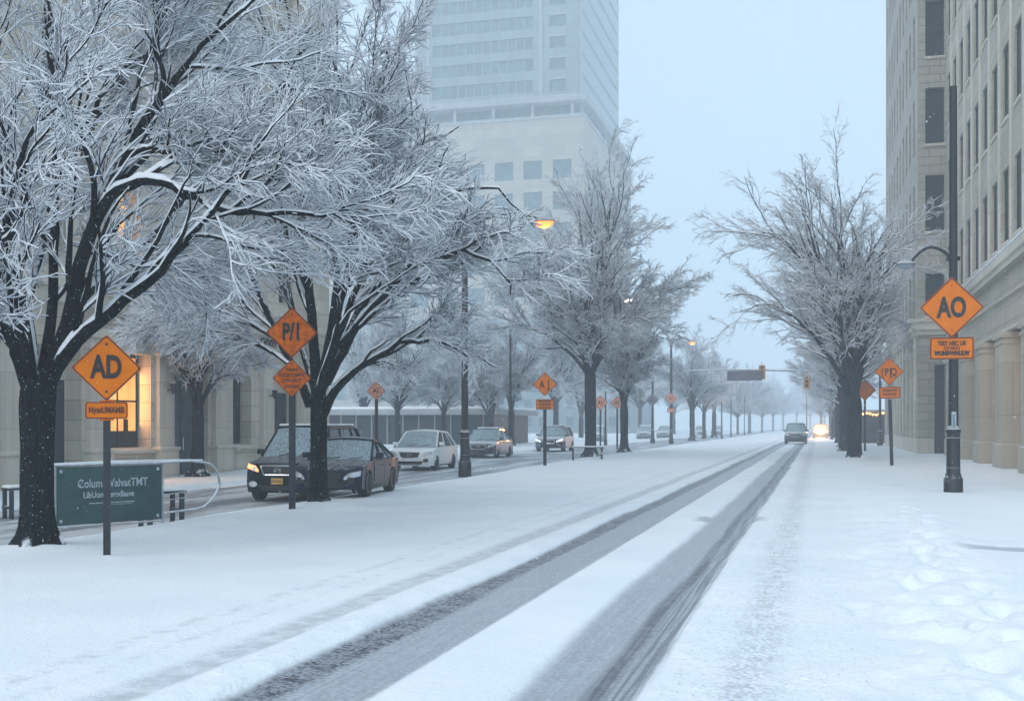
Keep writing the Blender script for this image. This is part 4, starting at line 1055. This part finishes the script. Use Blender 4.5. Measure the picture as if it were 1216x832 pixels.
# ------------------------------------------------------------------ street lamps
def street_lamp(label, loc, h, arm, dirx, lens, r=.09, base_h=1.1, bk=1.0, lit=0, ortho=True, top_extra=0, drop=0.25, col=(1, .45, .15), group='black street lamps'):
    root = tag(empty('street_lamp', loc), label, 'street lamp', group)
    k = r / .09
    mb = MB(); mb.lathe([(.24 * bk, -.2), (.24 * bk, .34), (.21 * bk, .38), (.2 * bk, .44), (.175 * bk, .5), (.165 * bk, base_h), (.19 * bk, base_h + .03), (.19 * bk, base_h + .1), (.14 * bk, base_h + .16), (.12 * bk, base_h + .22)], 16)
    for z in (.62, base_h - .12): mb.lathe([(.16 * bk, z - .02), (.185 * bk, z), (.16 * bk, z + .02)], 16)
    mb.build('base', MAT['black_metal'], root)
    mb = MB(); mb.path([(0, 0, base_h + .2), (0, 0, h * .5), (0, 0, h + top_extra)], [r * 1.1, r, r * .8], 12)
    mb.lathe([(r * 1.5, h - .04), (r * 1.5, h + .05)], 12)
    mb.build('pole', MAT['black_metal'], root)
    if arm:
        pts = []
        for i in range(11):
            f = i / 10; pts.append((dirx * arm * f, 0, h + .55 * math.sin(f * math.pi * .78) * min(1, arm / 1.3) - drop * f * f))
        mb = MB(); mb.path(pts, [.045 * (1 - .3 * i / 10) * k for i in range(11)], 8); mb.build('arm', MAT['black_metal'], root)
        e = Vector(pts[-1]); x = e.x; z = e.z
        mb = MB(); mb.lathe([(.02, .10), (.12, .08), (.2, .0), (.24, -.06), (.235, -.08)], 14, (0, 0, 0), Matrix.Diagonal((1.7, .8, 1, 1)).to_3x3())
        hd = mb.build('lamp_head', MAT['black_metal'], root, (x + dirx * .2, 0, z + .02))
        mb = MB(); mb.lathe([(.22, -.078), (.21, -.15), (.15, -.24), (.06, -.29), (.01, -.3)], 14, (0, 0, 0), Matrix.Diagonal((1.65, .78, 1, 1)).to_3x3()); mb.build('lens', MAT[lens], hd)
        hd.scale = (.62, .75, .62); hd.location.x -= dirx * .1
        if lit:
            hd.scale = (.95, 1.1, 1.1)
            pl = bpy.data.lights.new('lamp_light', 'POINT'); pl.energy = lit; pl.color = col; pl.shadow_soft_size = .25
            po = bpy.data.objects.new('lamp_light', pl); COL.objects.link(po); po.parent = hd; po.location = (0, 0, -.5)
    return root
LG = 'black street lamps'
p = GP(1132, 584)
SL = street_lamp('tall black lamp post with curved arm and white notice, on the right pavement', p, 5.95, 1.05, -1, 'dark_lens', bk=.98, r=.115, base_h=1.5, top_extra=4.4, drop=.35)
mb = MB(); mb.box(-.055, .055, -.005, .004, -.24, .24); st = mb.build('notice', MAT['faded_white'], SL, (.0, -.146, EYE + (HY - 500) * 29.05 / F), smooth=False)
o = link('lettering', text_mesh('UNIHWS', .09, MAT['sign_black'], .002, .001, 1), st, (0, -.007, 0)); o.rotation_euler = (0, R_(-90), 0)
p = GP(552, 560)
street_lamp('black street lamp post on the verge with lit amber head, right of the white car', p, 8.9, 2.9, 1, 'amber_lamp', r=.12, base_h=1.35, lit=30, drop=.15)
p = PT(709, 67, 0); p.x -= .3
street_lamp('street lamp hidden behind the large rounded tree, with a pale glowing head', p, 9.1, 2.0, 1, 'pale_lamp', r=.11, lit=20, col=(1, .85, .75))
p = GP(797, 526)
street_lamp('taller of two far lamp posts, with a lit amber head', p, 9.6, 1.9, 1, 'amber_lamp', r=.13, lit=110, drop=.2)
p = PT(775, 112, 0)
street_lamp('shorter of two far lamp posts, without an arm', p, 6.0, 0, 1, 'dark_lens', r=.12)
p = PT(1045, 97, 0)
street_lamp('thin lamp post with a short arm at the corner of the grey stone block', p, 8.7, 1.2, -1, 'dark_lens', r=.1, drop=.1)
for (px, t, h, lab) in ((857, 150, 8, 'thin pole at the end of the far verge trees'), (868, 172, 8.5, 'thin tall pole just past the far verge trees'), (719, 100, 4.6, 'thin pole between the two faded diamond signs'), (958, 190, 7, 'faint pole left of the glowing headlights'), (884, 205, 7, 'faint pole beyond the traffic signal arm, left'), (606, 70, 7.5, 'thin dark pole beyond the side road, left of the single diamond sign'), (1000, 125, 6, 'thin pole between the right trees')):
    p = PT(px, t, 0); mb = MB(); mb.path([(0, 0, -.2), (0, 0, h * .5), (0, 0, h)], [.11, .08, .06], 8); mb.lathe([(.16, -.2), (.16, .4), (.1, .5)], 8)
    mb.lathe([(.1, h), (.13, h + .08), (.02, h + .2)], 8)
    o = mb.build('utility_pole', MAT['post'], None, p); tag(o, lab, 'pole', 'thin far poles')

# traffic signal across the road
p = PT(1003, 96, 0)
TS = tag(empty('traffic_signal', p), 'hazy overhead traffic signal arm with two yellow heads across the road', 'traffic signal')
s = 96 / F; za = EYE + (HY - 440) * s
xd = lambda px: (PT(px, 96, 0) - p)
mb = MB(); mb.path([(0, 0, -.2), (0, 0, za - 1), (0, 0, za + .3)], [.2, .15, .12], 10); mb.build('pole', MAT['post'], TS)
e = xd(812); mb = MB(); mb.path([(0, 0, za - .6), (-.8, e.y * .06, za - .1), (e.x * .3, e.y * .3, za), (e.x * .7, e.y * .7, za + .1), (e.x, e.y, za)], [.12, .11, .09, .07, .05], 8); mb.build('mast_arm', MAT['galv'], TS)
for px, py in ((905, 442), (958, 453)):
    q_ = xd(px); mb = MB(); mb.box(-.27, .27, -.18, .16, -.6, .6, .03); mb.bar((0, 0, .6), (0, 0, .85), .03)
    hd = mb.build('signal_head', MAT['signal_yellow'], TS, (q_.x, q_.y - .2, EYE + (HY - py) * s))
    for k in (-1, 0, 1):
        mb = MB(); mb.lathe([(.12, 0), (.13, -.02), (.05, -.05)], 12, (0, -.19, k * .36), Matrix.Rotation(R_(90), 3, 'X')); mb.path([(-.14, -.2, k * .36 + .05), (-.1, -.3, k * .36 + .13), (.1, -.3, k * .36 + .13), (.14, -.2, k * .36 + .05)], .02, 6); mb.build('signal_lens', MAT['black_plastic'], hd)
q_ = xd(885); mb = MB(); mb.box(-1.5, 1.4, -.03, .03, -.42, .42, .02); mb.build('street_name_board', MAT['grey_sign'], TS, (q_.x, q_.y - .1, EYE + (HY - 446) * s))

# ------------------------------------------------------------------ board, benches, rail
pa = GP(65, 628); pb_ = GP(193, 619); d = pb_ - pa; ln = math.hypot(d.x, d.y); az = math.atan2(d.y, d.x)
BD = tag(empty('notice_board', pa, az), 'dark green lettered board in a snowy tubular frame on the left verge', 'notice board')
zt = 1.04; zb = .05
mb = MB(); mb.box(.03, ln - .03, -.015, .015, zb, zt - .03, .004); pn = mb.build('panel', MAT['teal'], BD)
for (txt, sz, z, sx, x) in (('Colum WalvatTMT', .2, .72, .82, .52), ('LibUon iterodbave', .145, .53, .85, .48)):
    link('lettering', text_mesh(txt, sz, MAT['faded_white'], .003, .002, sx), pn, (ln * x, -.022, z))
mb = MB(); mb.box(ln * .3, ln * .72, -.019, -.016, .385, .4); mb.box(ln * .42, ln * .7, -.019, -.016, .355, .362)
mb.path([(ln * .22, -.019, .68), (ln * .2, -.019, .74), (ln * .225, -.019, .8), (ln * .24, -.019, .75), (ln * .215, -.019, .71), (ln * .235, -.019, .66)], .008, 5)
mb.build('emblem', MAT['faded_white'], pn)
mb = MB(); mb.path([(0, 0, -.2), (0, 0, .5), (0, 0, zt)], .028, 8); mb.path([(ln, 0, -.2), (ln, 0, .5), (ln, 0, zt)], .02, 8)
mb.bar((-.01, 0, zt), (ln, 0, zt), .022); mb.bar((0, 0, zb - .03), (ln, 0, zb - .03), .018); mb.build('frame', MAT['galv'], BD)
mb = MB()
for (x, z) in ((.1, zt - .1), (ln - .1, zt - .1), (.1, zb + .07), (ln - .1, zb + .07)): mb.lathe([(.03, 0), (.035, -.01), (.01, -.02)], 8, (x, -.018, z), Matrix.Rotation(R_(90), 3, 'X'))
mb.build('bolts', MAT['galv'], pn)
lp = [(ln, .1, zt - .01), (ln + .6, .15, zt + .02)]
for k in range(9):
    a = R_(90 - 22.5 * k); lp.append((ln + .95 + .33 * math.cos(a) + (.15 * math.sin(a) if a < 0 else 0), .15, .6 + .42 * math.sin(a)))
lp += [(ln + .5, .15, .16), (ln, .12, .14)]
mb = MB(); mb.path(lp, .022, 8); mb.bar((ln, .13, .45), (ln + 1.1, .15, .55), .008); mb.bar((ln, .13, .36), (ln + 1.0, .15, .42), .008)
mb.build('side_hoop', MAT['galv'], BD)
mb = MB(); mb.path([(-.02, 0, zt + .025), (ln * .5, 0, zt + .035), (ln + .3, .08, zt + .03), (ln + .9, .13, zt + .03)], [.018, .03, .026, .012], 6); mb.build('snow_on_frame', MAT['snow'], BD)

def bench(label, loc, rz, L_, z0=0, seat=.42):
    r = tag(empty('bench', loc, rz), label, 'bench', 'dark benches by the side road')
    mb = MB()
    for k in range(3): mb.box(0, L_, -.2 + k * .14, -.08 + k * .14, seat - .05, seat, .01)
    mb.build('seat', MAT['bench'], r)
    for x in (.05, L_ - .1):
        mb = MB(); mb.box(x - .03, x + .05, -.2, -.13, -.3, seat - .05, .01); mb.box(x - .03, x + .05, .12, .18, -.3, seat - .05, .01); mb.box(x - .03, x + .05, -.2, .2, .1, .17, .01); mb.build('leg', MAT['bench'], r)
    mb = MB(); mb.box(.02, L_ - .02, -.2, .2, seat, seat + .05, .025); mb.build('snow_on_seat', MAT['snow'], r)
    return r
pr = GP(214, 613); bench('dark low bench behind the green board, its right end showing', (pr.x + .02 - math.cos(az) * .8, pr.y - math.sin(az) * .8, 0), az, .8, seat=.5)
pr = GP(6, 613, -.2); bench('dark low bench poking out left of the big near trunk', (pr.x, pr.y, -.15), az, 2.2, seat=.55)
pr = GP(679, 545); bench('small dark bench beside the foot of the large rounded tree', (pr.x, pr.y, 0), R_(15), 1.6, seat=.62)

# ------------------------------------------------------------------ cars (front faces -Y, so they look down the street at us)
def car(label, loc, rz, kind, paint, dims, lit=None, plate=False, roof_snow=0, emblem=True, hood_snow=0, group='parked cars'):
    Lc, Wc, Hc = dims; root = tag(empty('parked_car', loc, rz), label, 'car', group)
    hl, hw = Lc / 2, Wc / 2; wr = .36 if kind in ('suv', 'van') else .32
    yf, yr = -hl + .90, hl - .85
    belt = Hc * (.585 if kind != 'sedan' else .62); hood = belt - .06; nose = belt - (.16 if kind != 'sedan' else .22)
    g0 = .2 if kind != 'suv' else .24
    # side outline, clockwise from the front bottom
    prof = [(-hl + .10, g0), (-hl + .02, g0 + .12), (-hl, g0 + .3), (-hl + .01, nose - .12), (-hl + .07, nose), (-hl + .3, hood - .05), (-hl + .7, hood), (-hl + 1.05, belt), (-hl + 1.6, belt + .01), (hl - .9, belt + .03)]
    if kind == 'sedan': prof += [(hl - .55, belt + .05), (hl - .12, belt + .02), (hl - .02, belt - .1), (hl, .62), (hl - .03, .4), (hl - .12, g0)]
    else: prof += [(hl - .2, belt + .04), (hl - .05, belt), (hl, .7), (hl - .02, .45), (hl - .1, g0)]
    def arch(yc):
        return [(yc + (wr + .055) * math.cos(a), wr + (wr + .055) * math.sin(a)) for a in [R_(-14 + 208 * k / 12) for k in range(13)] if wr + (wr + .055) * math.sin(a) > g0 - .001]
    ra = arch(yr); fa = arch(yf)
    outl = prof + [(ra[0][0], g0)] + ra + [(ra[-1][0], g0), (fa[0][0], g0)] + fa + [(fa[-1][0], g0)]
    def warp(y, z, a):
        e = abs(y) / hl; pull = (.30 if y < 0 else .2) * a ** 3.2 * e ** 5
        y2 = y - math.copysign(pull, y)
        z2 = z - (.05 * a ** 4 if z > .6 else 0)
        xw = hw * (1 - .05 * max(0, (z - .6) / .6) ** 1.5 - .035 * max(0, (.5 - z) / .4))
        return y2, z2, xw
    mb = MB(); bm = mb.bm; fr = [-1, -.985, -.94, -.84, -.66, -.4, -.13, .13, .4, .66, .84, .94, .985, 1]; rings = []
    for f in fr:
        a = abs(f); ring = []
        for (y, z) in outl:
            y2, z2, xw = warp(y, z, a)
            rim = .02 * (1 if a == 1 else 0)
            ring.append(bm.verts.new((f * xw, y2, z2)))
        rings.append(ring)
    n = len(outl)
    for A, B in zip(rings, rings[1:]):
        for i in range(n): bm.faces.new((A[i], A[(i + 1) % n], B[(i + 1) % n], B[i]))
    for rg_ in (rings[0], rings[-1]):
        f = bm.faces.new(rg_); bmesh.ops.triangulate(bm, faces=[f])
    body = mb.build('body', MAT[paint], root, ang=32)
    # glasshouse
    zr_ = Hc - .06; zb_ = belt - .02
    if kind == 'suv': cab = [(-hl + 1.0, zb_), (-hl + 1.75, zr_), (hl - .55, zr_ - .02), (hl - .08, zb_)]
    elif kind == 'van': cab = [(-hl + .9, zb_), (-hl + 1.5, zr_), (hl - .3, zr_), (hl - .06, zb_)]
    elif kind == 'hatch': cab = [(-hl + .85, zb_), (-hl + 1.75, zr_), (hl - .95, zr_ - .05), (hl - .12, zb_)]
    else: cab = [(-hl + 1.15, zb_), (-hl + 1.95, zr_), (hl - 1.45, zr_ - .03), (hl - .45, zb_ + .03)]
    wb_, wt_ = hw * .93, hw * .74
    def cabp(f, i, inset=0.0, up=0.0):
        y, z = cab[i]; w_ = (wb_ if i in (0, 3) else wt_) + inset; a = abs(f)
        bul = .16 * a * a * (1 if i in (0, 1) else -1) * (1 if i in (0, 3) else .8)
        return Vector((f * w_, y + bul, z + up - (.04 * a ** 2 if i in (1, 2) else 0)))
    fr2 = [-1, -.8, -.5, -.2, .2, .5, .8, 1]; mb = MB(); bm = mb.bm; rings = []
    for f in fr2: rings.append([bm.verts.new(cabp(f, i)) for i in range(4)])
    for A, B in zip(rings, rings[1:]):
        for i in range(4): bm.faces.new((A[i], A[(i + 1) % 4], B[(i + 1) % 4], B[i])).material_index = 1 if i == 0 else 0
    for r2 in (rings[0], rings[-1]): bm.faces.new(r2)
    mb.build('windows', [MAT['car_glass'], MAT['windshield']], root, ang=30)
    # roof with its pillars
    mb = MB(); bm = mb.bm; rings = []
    ys = [0, .04, .15, .4, .7, .9, 1]; grid = []
    for k, s_ in enumerate(ys):
        row = []
        for f in fr2:
            A, B = cabp(f, 1), cabp(f, 2); q2 = A.lerp(B, s_); crown = .065 * math.sin(math.pi * min(1, max(0, s_ * .86 + .07))) + .02
            row.append(bm.verts.new((q2.x * 1.01, q2.y - .02 + .04 * s_, q2.z + crown * (1 - .25 * f * f))))
        grid.append(row)
    for A, B in zip(grid, grid[1:]):
        for i in range(len(fr2) - 1): bm.faces.new((A[i], A[i + 1], B[i + 1], B[i]))
    low = [[bm.verts.new((v.co.x, v.co.y, v.co.z - .05)) for v in row] for row in grid]
    for A, B in zip(low, low[1:]):
        for i in range(len(fr2) - 1): bm.faces.new((A[i + 1], A[i], B[i], B[i + 1]))
    edge = [grid[0][i] for i in range(8)] + [grid[k][7] for k in range(1, 7)] + [grid[6][i] for i in range(6, -1, -1)] + [grid[k][0] for k in range(5, 0, -1)]
    edgl = [low[0][i] for i in range(8)] + [low[k][7] for k in range(1, 7)] + [low[6][i] for i in range(6, -1, -1)] + [low[k][0] for k in range(5, 0, -1)]
    for i in range(len(edge)):
        j = (i + 1) % len(edge); bm.faces.new((edge[i], edge[j], edgl[j], edgl[i]))
    for sg in (-1, 1):
        A0, A1, C1, C0 = cabp(sg, 0, .006), cabp(sg, 1, .006), cabp(sg, 2, .006), cabp(sg, 3, .006)
        mb.bar(A0, A1, .036, 6); mb.bar(C0, C1, .07 if kind in ('suv', 'hatch', 'van') else .05, 6, flat=.6)
        for s_, rr in ((.40, .03), (.80, .035) if kind in ('suv', 'van') else (.78, .022)):
            b0 = A0.lerp(C0, s_); b1 = A1.lerp(C1, s_ - .02); mb.bar(b0, b1, rr, 6, flat=.7)
        mb.bar(A1, C1, .03, 6)
    mb.build('roof', MAT[paint], root, ang=30)
    for sg in (-1, 1):       # roof rails, mirrors, doors
        if kind in ('suv',):
            A1, C1 = cabp(sg * .93, 1), cabp(sg * .93, 2); mb = MB(); u = Vector((0, 0, .10)); mb.path([A1 + Vector((0, .25, .04)), A1 + u + Vector((0, .35, 0)), C1 + u - Vector((0, .35, 0)), C1 + Vector((0, -.2, .04))], .016, 6); mb.build('roof_rail', MAT['chrome'], root)
        mb = MB(); mx = sg * (hw * .98); my = cab[0][0] + .42
        mb.box(-.10, .10, -.05, .07, -.07, .07, .035); o = mb.build('mirror', MAT[paint], root, (mx + sg * .1, my, belt + .1))
        a = MB(); a.box(-.06, .06, -.02, .02, -.09, -.05); a.build('mirror_arm', MAT['black_plastic'], o, (-sg * .1, 0, 0))
        y0d = cab[0][0] + .28; y1d = (cab[0][0] + cab[3][0]) / 2 - .02; y2d = cab[3][0] - .5
        for (da, db) in ((y0d, y1d - .012), (y1d + .012, y2d)):
            dd = MB(); xx = hw * 1.002
            pts = [(da, g0 + .16), (db, g0 + .16), (db, belt - .05), (da, belt - .07)]
            if db == y2d: pts = [(da, g0 + .16), (db - .25, g0 + .16), (db, .75), (db, belt - .05), (da, belt - .05)]
            vs_ = [dd.bm.verts.new((sg * (warp(y, z, 1)[2] + .004), y, z)) for y, z in pts]
            vb_ = [dd.bm.verts.new((sg * (warp(y, z, 1)[2] - .02), y, z)) for y, z in pts]
            dd.bm.faces.new(vs_)
            for i in range(len(pts)): dd.bm.faces.new((vs_[i], vs_[(i + 1) % len(pts)], vb_[(i + 1) % len(pts)], vb_[i]))
            do = dd.build('door', MAT[paint], root)
            hh = MB(); hh.box(sg * (hw - .0) - .02, sg * (hw - .0) + .02, db - .25, db - .08, belt - .19, belt - .16, .008); hh.build('handle', MAT['chrome'] if kind == 'suv' else MAT[paint], do)
        sk = MB(); sk.box(sg * hw * .96 - .015, sg * hw * .96 + .015, yf + wr + .1, yr - wr - .1, g0 - .03, g0 + .08, .01); sk.build('sill_trim', MAT['black_plastic'], root)
    # wheels
    for sg in (-1, 1):
        for yc in (yf, yr):
            wt = empty('wheel'); wt.parent = root; wt.location = (sg * (hw - .11), yc, wr)
            Mx = Matrix.Rotation(R_(90) * sg, 3, 'Y')
            mb = MB(); mb.lathe([(wr * .66, -.1), (wr * .95, -.105), (wr, -.07), (wr, .07), (wr * .95, .105), (wr * .68, .105)], 28, (0, 0, 0), Mx); mb.build('tyre', MAT['tyre'], wt)
            mb = MB(); mb.lathe([(wr * .70, -.02), (wr * .70, .10), (wr * .64, .108), (wr * .62, .03), (.06, .025), (.055, .085), (.001, .09)], 24, (0, 0, 0), Mx)
            for k in range(10):
                a = 2 * math.pi * k / 10; mb.bar(Mx @ Vector((.04 * math.cos(a), .04 * math.sin(a), .075)), Mx @ Vector((wr * .65 * math.cos(a), wr * .65 * math.sin(a), .092)), .017, 5)
            mb.build('rim', MAT['rim'], wt, ang=25)
    # face: front surface y at (x, z)
    def fy(x, z):
        a = min(1, abs(x) / hw); base = -hl + (.07 * max(0, (z - (nose - .12)) / .12) if z > nose - .12 else 0)
        return base + .30 * a ** 3.2 - .003
    def skin(pts, name, mat, lift, parent, thick=.03):
        """curved plate laid on the front of the car from an (x,z) outline, cut into vertical slices"""
        m_ = MB(); xs = [p_[0] for p_ in pts]; x0, x1 = min(xs), max(xs); nn = 12
        def span(x):
            zs = []
            for i in range(len(pts)):
                (xa, za), (xb, zb2) = pts[i], pts[(i + 1) % len(pts)]
                if abs(xb - xa) < 1e-6: continue
                t_ = (x - xa) / (xb - xa)
                if -1e-6 <= t_ <= 1 + 1e-6: zs.append(za + t_ * (zb2 - za))
            return min(zs), max(zs)
        cols_ = []
        for k in range(nn + 1):
            x = x0 + (x1 - x0) * (k + (1e-3 if k == 0 else (-1e-3 if k == nn else 0))) / nn; a_, b_ = span(x)
            mm = (a_ + b_) / 2
            cols_.append([m_.bm.verts.new((x, fy(x, z_) - lift, z_)) for z_ in (a_, mm, b_)] + [m_.bm.verts.new((x, fy(x, z_) + thick, z_)) for z_ in (b_, a_)])
        for A, B in zip(cols_, cols_[1:]):
            for i in range(5): m_.bm.faces.new((A[i], A[(i + 1) % 5], B[(i + 1) % 5], B[i]))
        m_.bm.faces.new(cols_[0]); m_.bm.faces.new(cols_[-1][::-1])
        return m_.build(name, mat, parent)
    gz0, gz1 = nose - .30, nose - .07
    gw = hw * .48
    skin([(-gw, gz1), (gw, gz1), (gw * .78, gz0), (-gw * .78, gz0)], 'grille', MAT['black_plastic'], .012, root)
    chrome = MB(); cpts = [(-gw, gz1), (gw, gz1), (gw * .78, gz0), (-gw * .78, gz0)]
    if kind != 'sedan':
        pp = []
        for i in range(4):
            (xa, za), (xb, zb2) = cpts[i], cpts[(i + 1) % 4]
            for k in range(8): f = k / 8; x = xa + (xb - xa) * f; z = za + (zb2 - za) * f; pp.append((x, fy(x, z) - .02, z))
        chrome.path(pp + [pp[0]], .02 if kind == 'suv' else .013, 6); gr = chrome.build('grille_surround', MAT['chrome'], root)
    for k in range(3):
        sl_ = MB(); z = gz0 + (gz1 - gz0) * (k + 1) / 4; w_ = gw * (.8 + .17 * (k + 1) / 4)
        sl_.path([(x * w_, fy(x * w_, z) - .015, z) for x in (-1, -.6, -.2, .2, .6, 1)], .007, 5); sl_.build('grille_bar', MAT['frame_dark'], root)
    if emblem:
        em = MB(); cx = []
        for k in range(17): a = 2 * math.pi * k / 16; cx.append((.085 * math.cos(a), 0, .06 * math.sin(a)))
        em.path(cx, .011, 6); em.bar((-.07, 0, -.015), (.07, 0, .015), .012, 6); em.bar((-.03, 0, .05), (.03, 0, -.05), .008, 5)
        em.build('emblem', MAT['chrome'], root, (0, fy(0, gz1) - .035, (gz0 + gz1) / 2))
    skin([(-hw * .62, g0 + .19), (hw * .62, g0 + .19), (hw * .55, g0 + .06), (-hw * .55, g0 + .06)], 'lower_intake', MAT['black_plastic'], .006, root)
    for sg in (-1, 1):
        hx0, hx1 = hw * .56, hw * .96
        sk_ = [(sg * hx0, gz0 + .07), (sg * hx1, gz0 + .16), (sg * hx1, gz1 + .05), (sg * (hx0 + .1), gz1 + .0), (sg * hx0, gz0 + .13)]
        skin(sk_, 'headlight', MAT[lit] if lit else MAT['lamp_lens'], .012, root)
        hb_ = MB(); x = sg * (hx0 + .1)
        hb_.lathe([(.05, 0), (.06, -.01), (.02, -.03)], 10, (x, fy(x, gz0 + .14) - .02, gz0 + .14), Matrix.Rotation(R_(90), 3, 'X')); hb_.build('headlight_bulb', MAT['chrome'], root)
        x = sg * hw * .72
        fo = MB(); fo.lathe([(.075, .02), (.08, -.015), (.045, -.02), (.01, -.01)], 12, (0, 0, 0), Matrix.Diagonal((1.5, 1, 1)).to_3x3() @ Matrix.Rotation(R_(90), 3, 'X')); fo.build('fog_light', MAT['chrome'] if kind == 'suv' else MAT['black_plastic'], root, (x, fy(x, g0 + .2) - .02, g0 + .22))
        tl = MB(); tl.box(sg * hw * .8 - .12, sg * hw * .8 + .12, hl - .12, hl - .03, belt - .25, belt - .08, .02); tl.build('tail_light', MAT['sign_border'], root)
    if plate:
        pm_ = MB(); pm_.box(-.16, .16, -.012, 0, -.08, .08, .006); po = pm_.build('number_plate', MAT['plate'], root, (-.0, fy(0, .5) - .02, g0 + .3))
        link('lettering', text_mesh('KHN 415', .07, MAT['sign_brown'], .001, .001), po, (0, -.014, 0))
    wi = MB()
    for x in (-.35, .2): A = cabp(x / wb_, 0); B = cabp(x / wb_ + .5, 0).lerp(cabp(x / wb_ + .5, 1), .12); wi.bar(A + Vector((0, -.03, .02)), B + Vector((0, -.03, .02)), .01, 5)
    wi.build('wiper', MAT['black_plastic'], root)
    if roof_snow:
        mb = MB(); A, B = cabp(0, 1), cabp(0, 2); mb.box(-wt_ * .95, wt_ * .95, A.y + .03, B.y - .03, zr_ + .02, zr_ + .05 + roof_snow, .045); mb.build('roof_snow', MAT['snow'], root)
    if hood_snow:
        mb = MB(); mb.box(-hw * .85, hw * .85, -hl + .22, cab[0][0] + .25, hood - .04, hood + .03 + hood_snow, .05); mb.build('hood_snow', MAT['snow'], root)
    return root
def onroad(x, y): return Vector((x, y, float(zroad(y)) if x < -11.8 else 0.0))
def y_at(px, x):        # depth along the street where a line at world x is seen at pixel px
    t = x * F / (CT * (px - 971)); u = (px - CX) / F; return t * (CT + u * ST)
def YT(px, t): return PT(px, t, 0).y
yS = YT(289, 29.0); a = R_(5)
car('black SUV with chrome grille and amber headlights, behind the tree', onroad(-13.2 - math.sin(a) * 2.4, yS + 2.4), a, 'suv', 'paint_black', (4.8, 1.9, 1.98), lit='lamp_lit', plate=True, roof_snow=.03)
yS = YT(425, 26.2); a = R_(7)
car('dark navy sedan half behind the tree, overlapping the black SUV', Vector((-11.1 - math.sin(a) * 2.05, yS + 2.05, 0)), a, 'sedan', 'paint_navy', (4.1, 1.7, 1.42), lit=None)
y1 = y_at(463, -17.2); car('white hatchback parked on the side road behind the navy sedan', onroad(-16.1, y1 + 1.2), R_(3), 'hatch', 'paint_white', (4.4, 1.85, 1.68))
y2 = y_at(578, -17.5); car('dark grey crossover just left of the single diamond sign', onroad(-18.0 + .3, y2 + 1), R_(2), 'hatch', 'paint_grey', (4.5, 1.85, 1.62), lit=None)
y3 = y_at(541, -19.5); car('silver car mostly hidden behind the dark grey crossover', onroad(-19.3, y3 + 6), 0, 'hatch', 'paint_silver', (4.3, 1.8, 1.6), roof_snow=.06)
p = PT(659, 78, 0); car('dark car with pale headlights behind the single diamond sign', onroad(p.x, p.y), R_(2), 'suv', 'paint_grey', (4.7, 1.9, 1.75), lit='lamp_white', roof_snow=.03)
p = PT(947, 106, 0); mv = car('grey van driving towards us in the wheel tracks, headlights off, snowy hood', (-1.95, p.y, 0), 0, 'van', 'paint_grey', (4.7, 2.0, 1.95), hood_snow=.03, roof_snow=.03, group='cars on the street'); mv.name = 'van'
p = PT(969, 150, 0); gl = car('oncoming vehicle far down the street with glowing amber headlights', (.35, p.y, 0), 0, 'suv', 'paint_grey', (4.8, 1.9, 1.9), lit='far_lamp', group='cars on the street')
for i, dx in enumerate((-.6, .6)):
    pl = bpy.data.lights.new('headlight_beam', 'SPOT'); pl.energy = 1800; pl.spot_size = R_(22); pl.spot_blend = .8; pl.color = (1, .42, .14); pl.shadow_soft_size = .2
    po = bpy.data.objects.new('headlight_beam', pl); COL.objects.link(po); po.parent = gl; po.location = (dx, -2.6, 1.1); po.rotation_euler = (R_(89), 0, R_(180))
for (px, t, lab, paint, k) in ((766, 140, 'snow-covered car parked left of the shorter far lamp post', 'paint_silver', 'hatch'), (789, 150, 'snow-covered car parked between the two far lamp posts', 'paint_silver', 'hatch'), (832, 175, 'snow-covered car behind the nearest far verge tree', 'paint_white', 'suv'), (851, 190, 'snow-covered car behind the third far verge tree', 'paint_silver', 'hatch'), (708, 118, 'snow-covered car right of the large rounded trunk', 'paint_silver', 'hatch')):
    p = PT(px, t, 0); car(lab, (p.x, p.y, -.05), R_(3), k, paint, (4.4, 1.8, 1.7), roof_snow=.12, hood_snow=.08, group='snowed-in far cars')

pl = bpy.data.lights.new('headlight_glow', 'POINT'); pl.energy = 2200; pl.color = (1, .38, .1); pl.shadow_soft_size = .3
po = bpy.data.objects.new('headlight_glow', pl); COL.objects.link(po); po.parent = gl; po.location = (0, -3.0, 1.3)
# ------------------------------------------------------------------ falling snow: real flakes adrift in the air
rg = np.random.default_rng(99); n = 12000
t = rg.uniform(0, 1, n) ** .6 * 36 + 6.0; u = rg.uniform(-.52, .52, n); v = rg.uniform(-.28, .42, n)
C = np.stack([t * (-ST + u * CT), t * (CT + u * ST), EYE + v * t], 1); C = C[(C[:, 2] > .1) & (C[:, 0] > -21)]
r = rg.uniform(.0018, .0055, len(C)); o6 = np.array([(1, 0, 0), (0, 1, 0), (-1, 0, 0), (0, -1, 0), (0, 0, 1.2), (0, 0, -1.2)], float)
V = (C[:, None, :] + r[:, None, None] * o6[None]).reshape(-1, 3)
tri = np.array([(0, 1, 4), (1, 2, 4), (2, 3, 4), (3, 0, 4), (1, 0, 5), (2, 1, 5), (3, 2, 5), (0, 3, 5)])
Q = (tri[None] + 6 * np.arange(len(C))[:, None, None]).reshape(-1, 3)
fo = link('falling_snow', np_mesh('falling_snow', V, Q, MAT['snow'])); tag(fo, 'fine snowflakes drifting down through the air', 'snowflakes', kind='stuff')
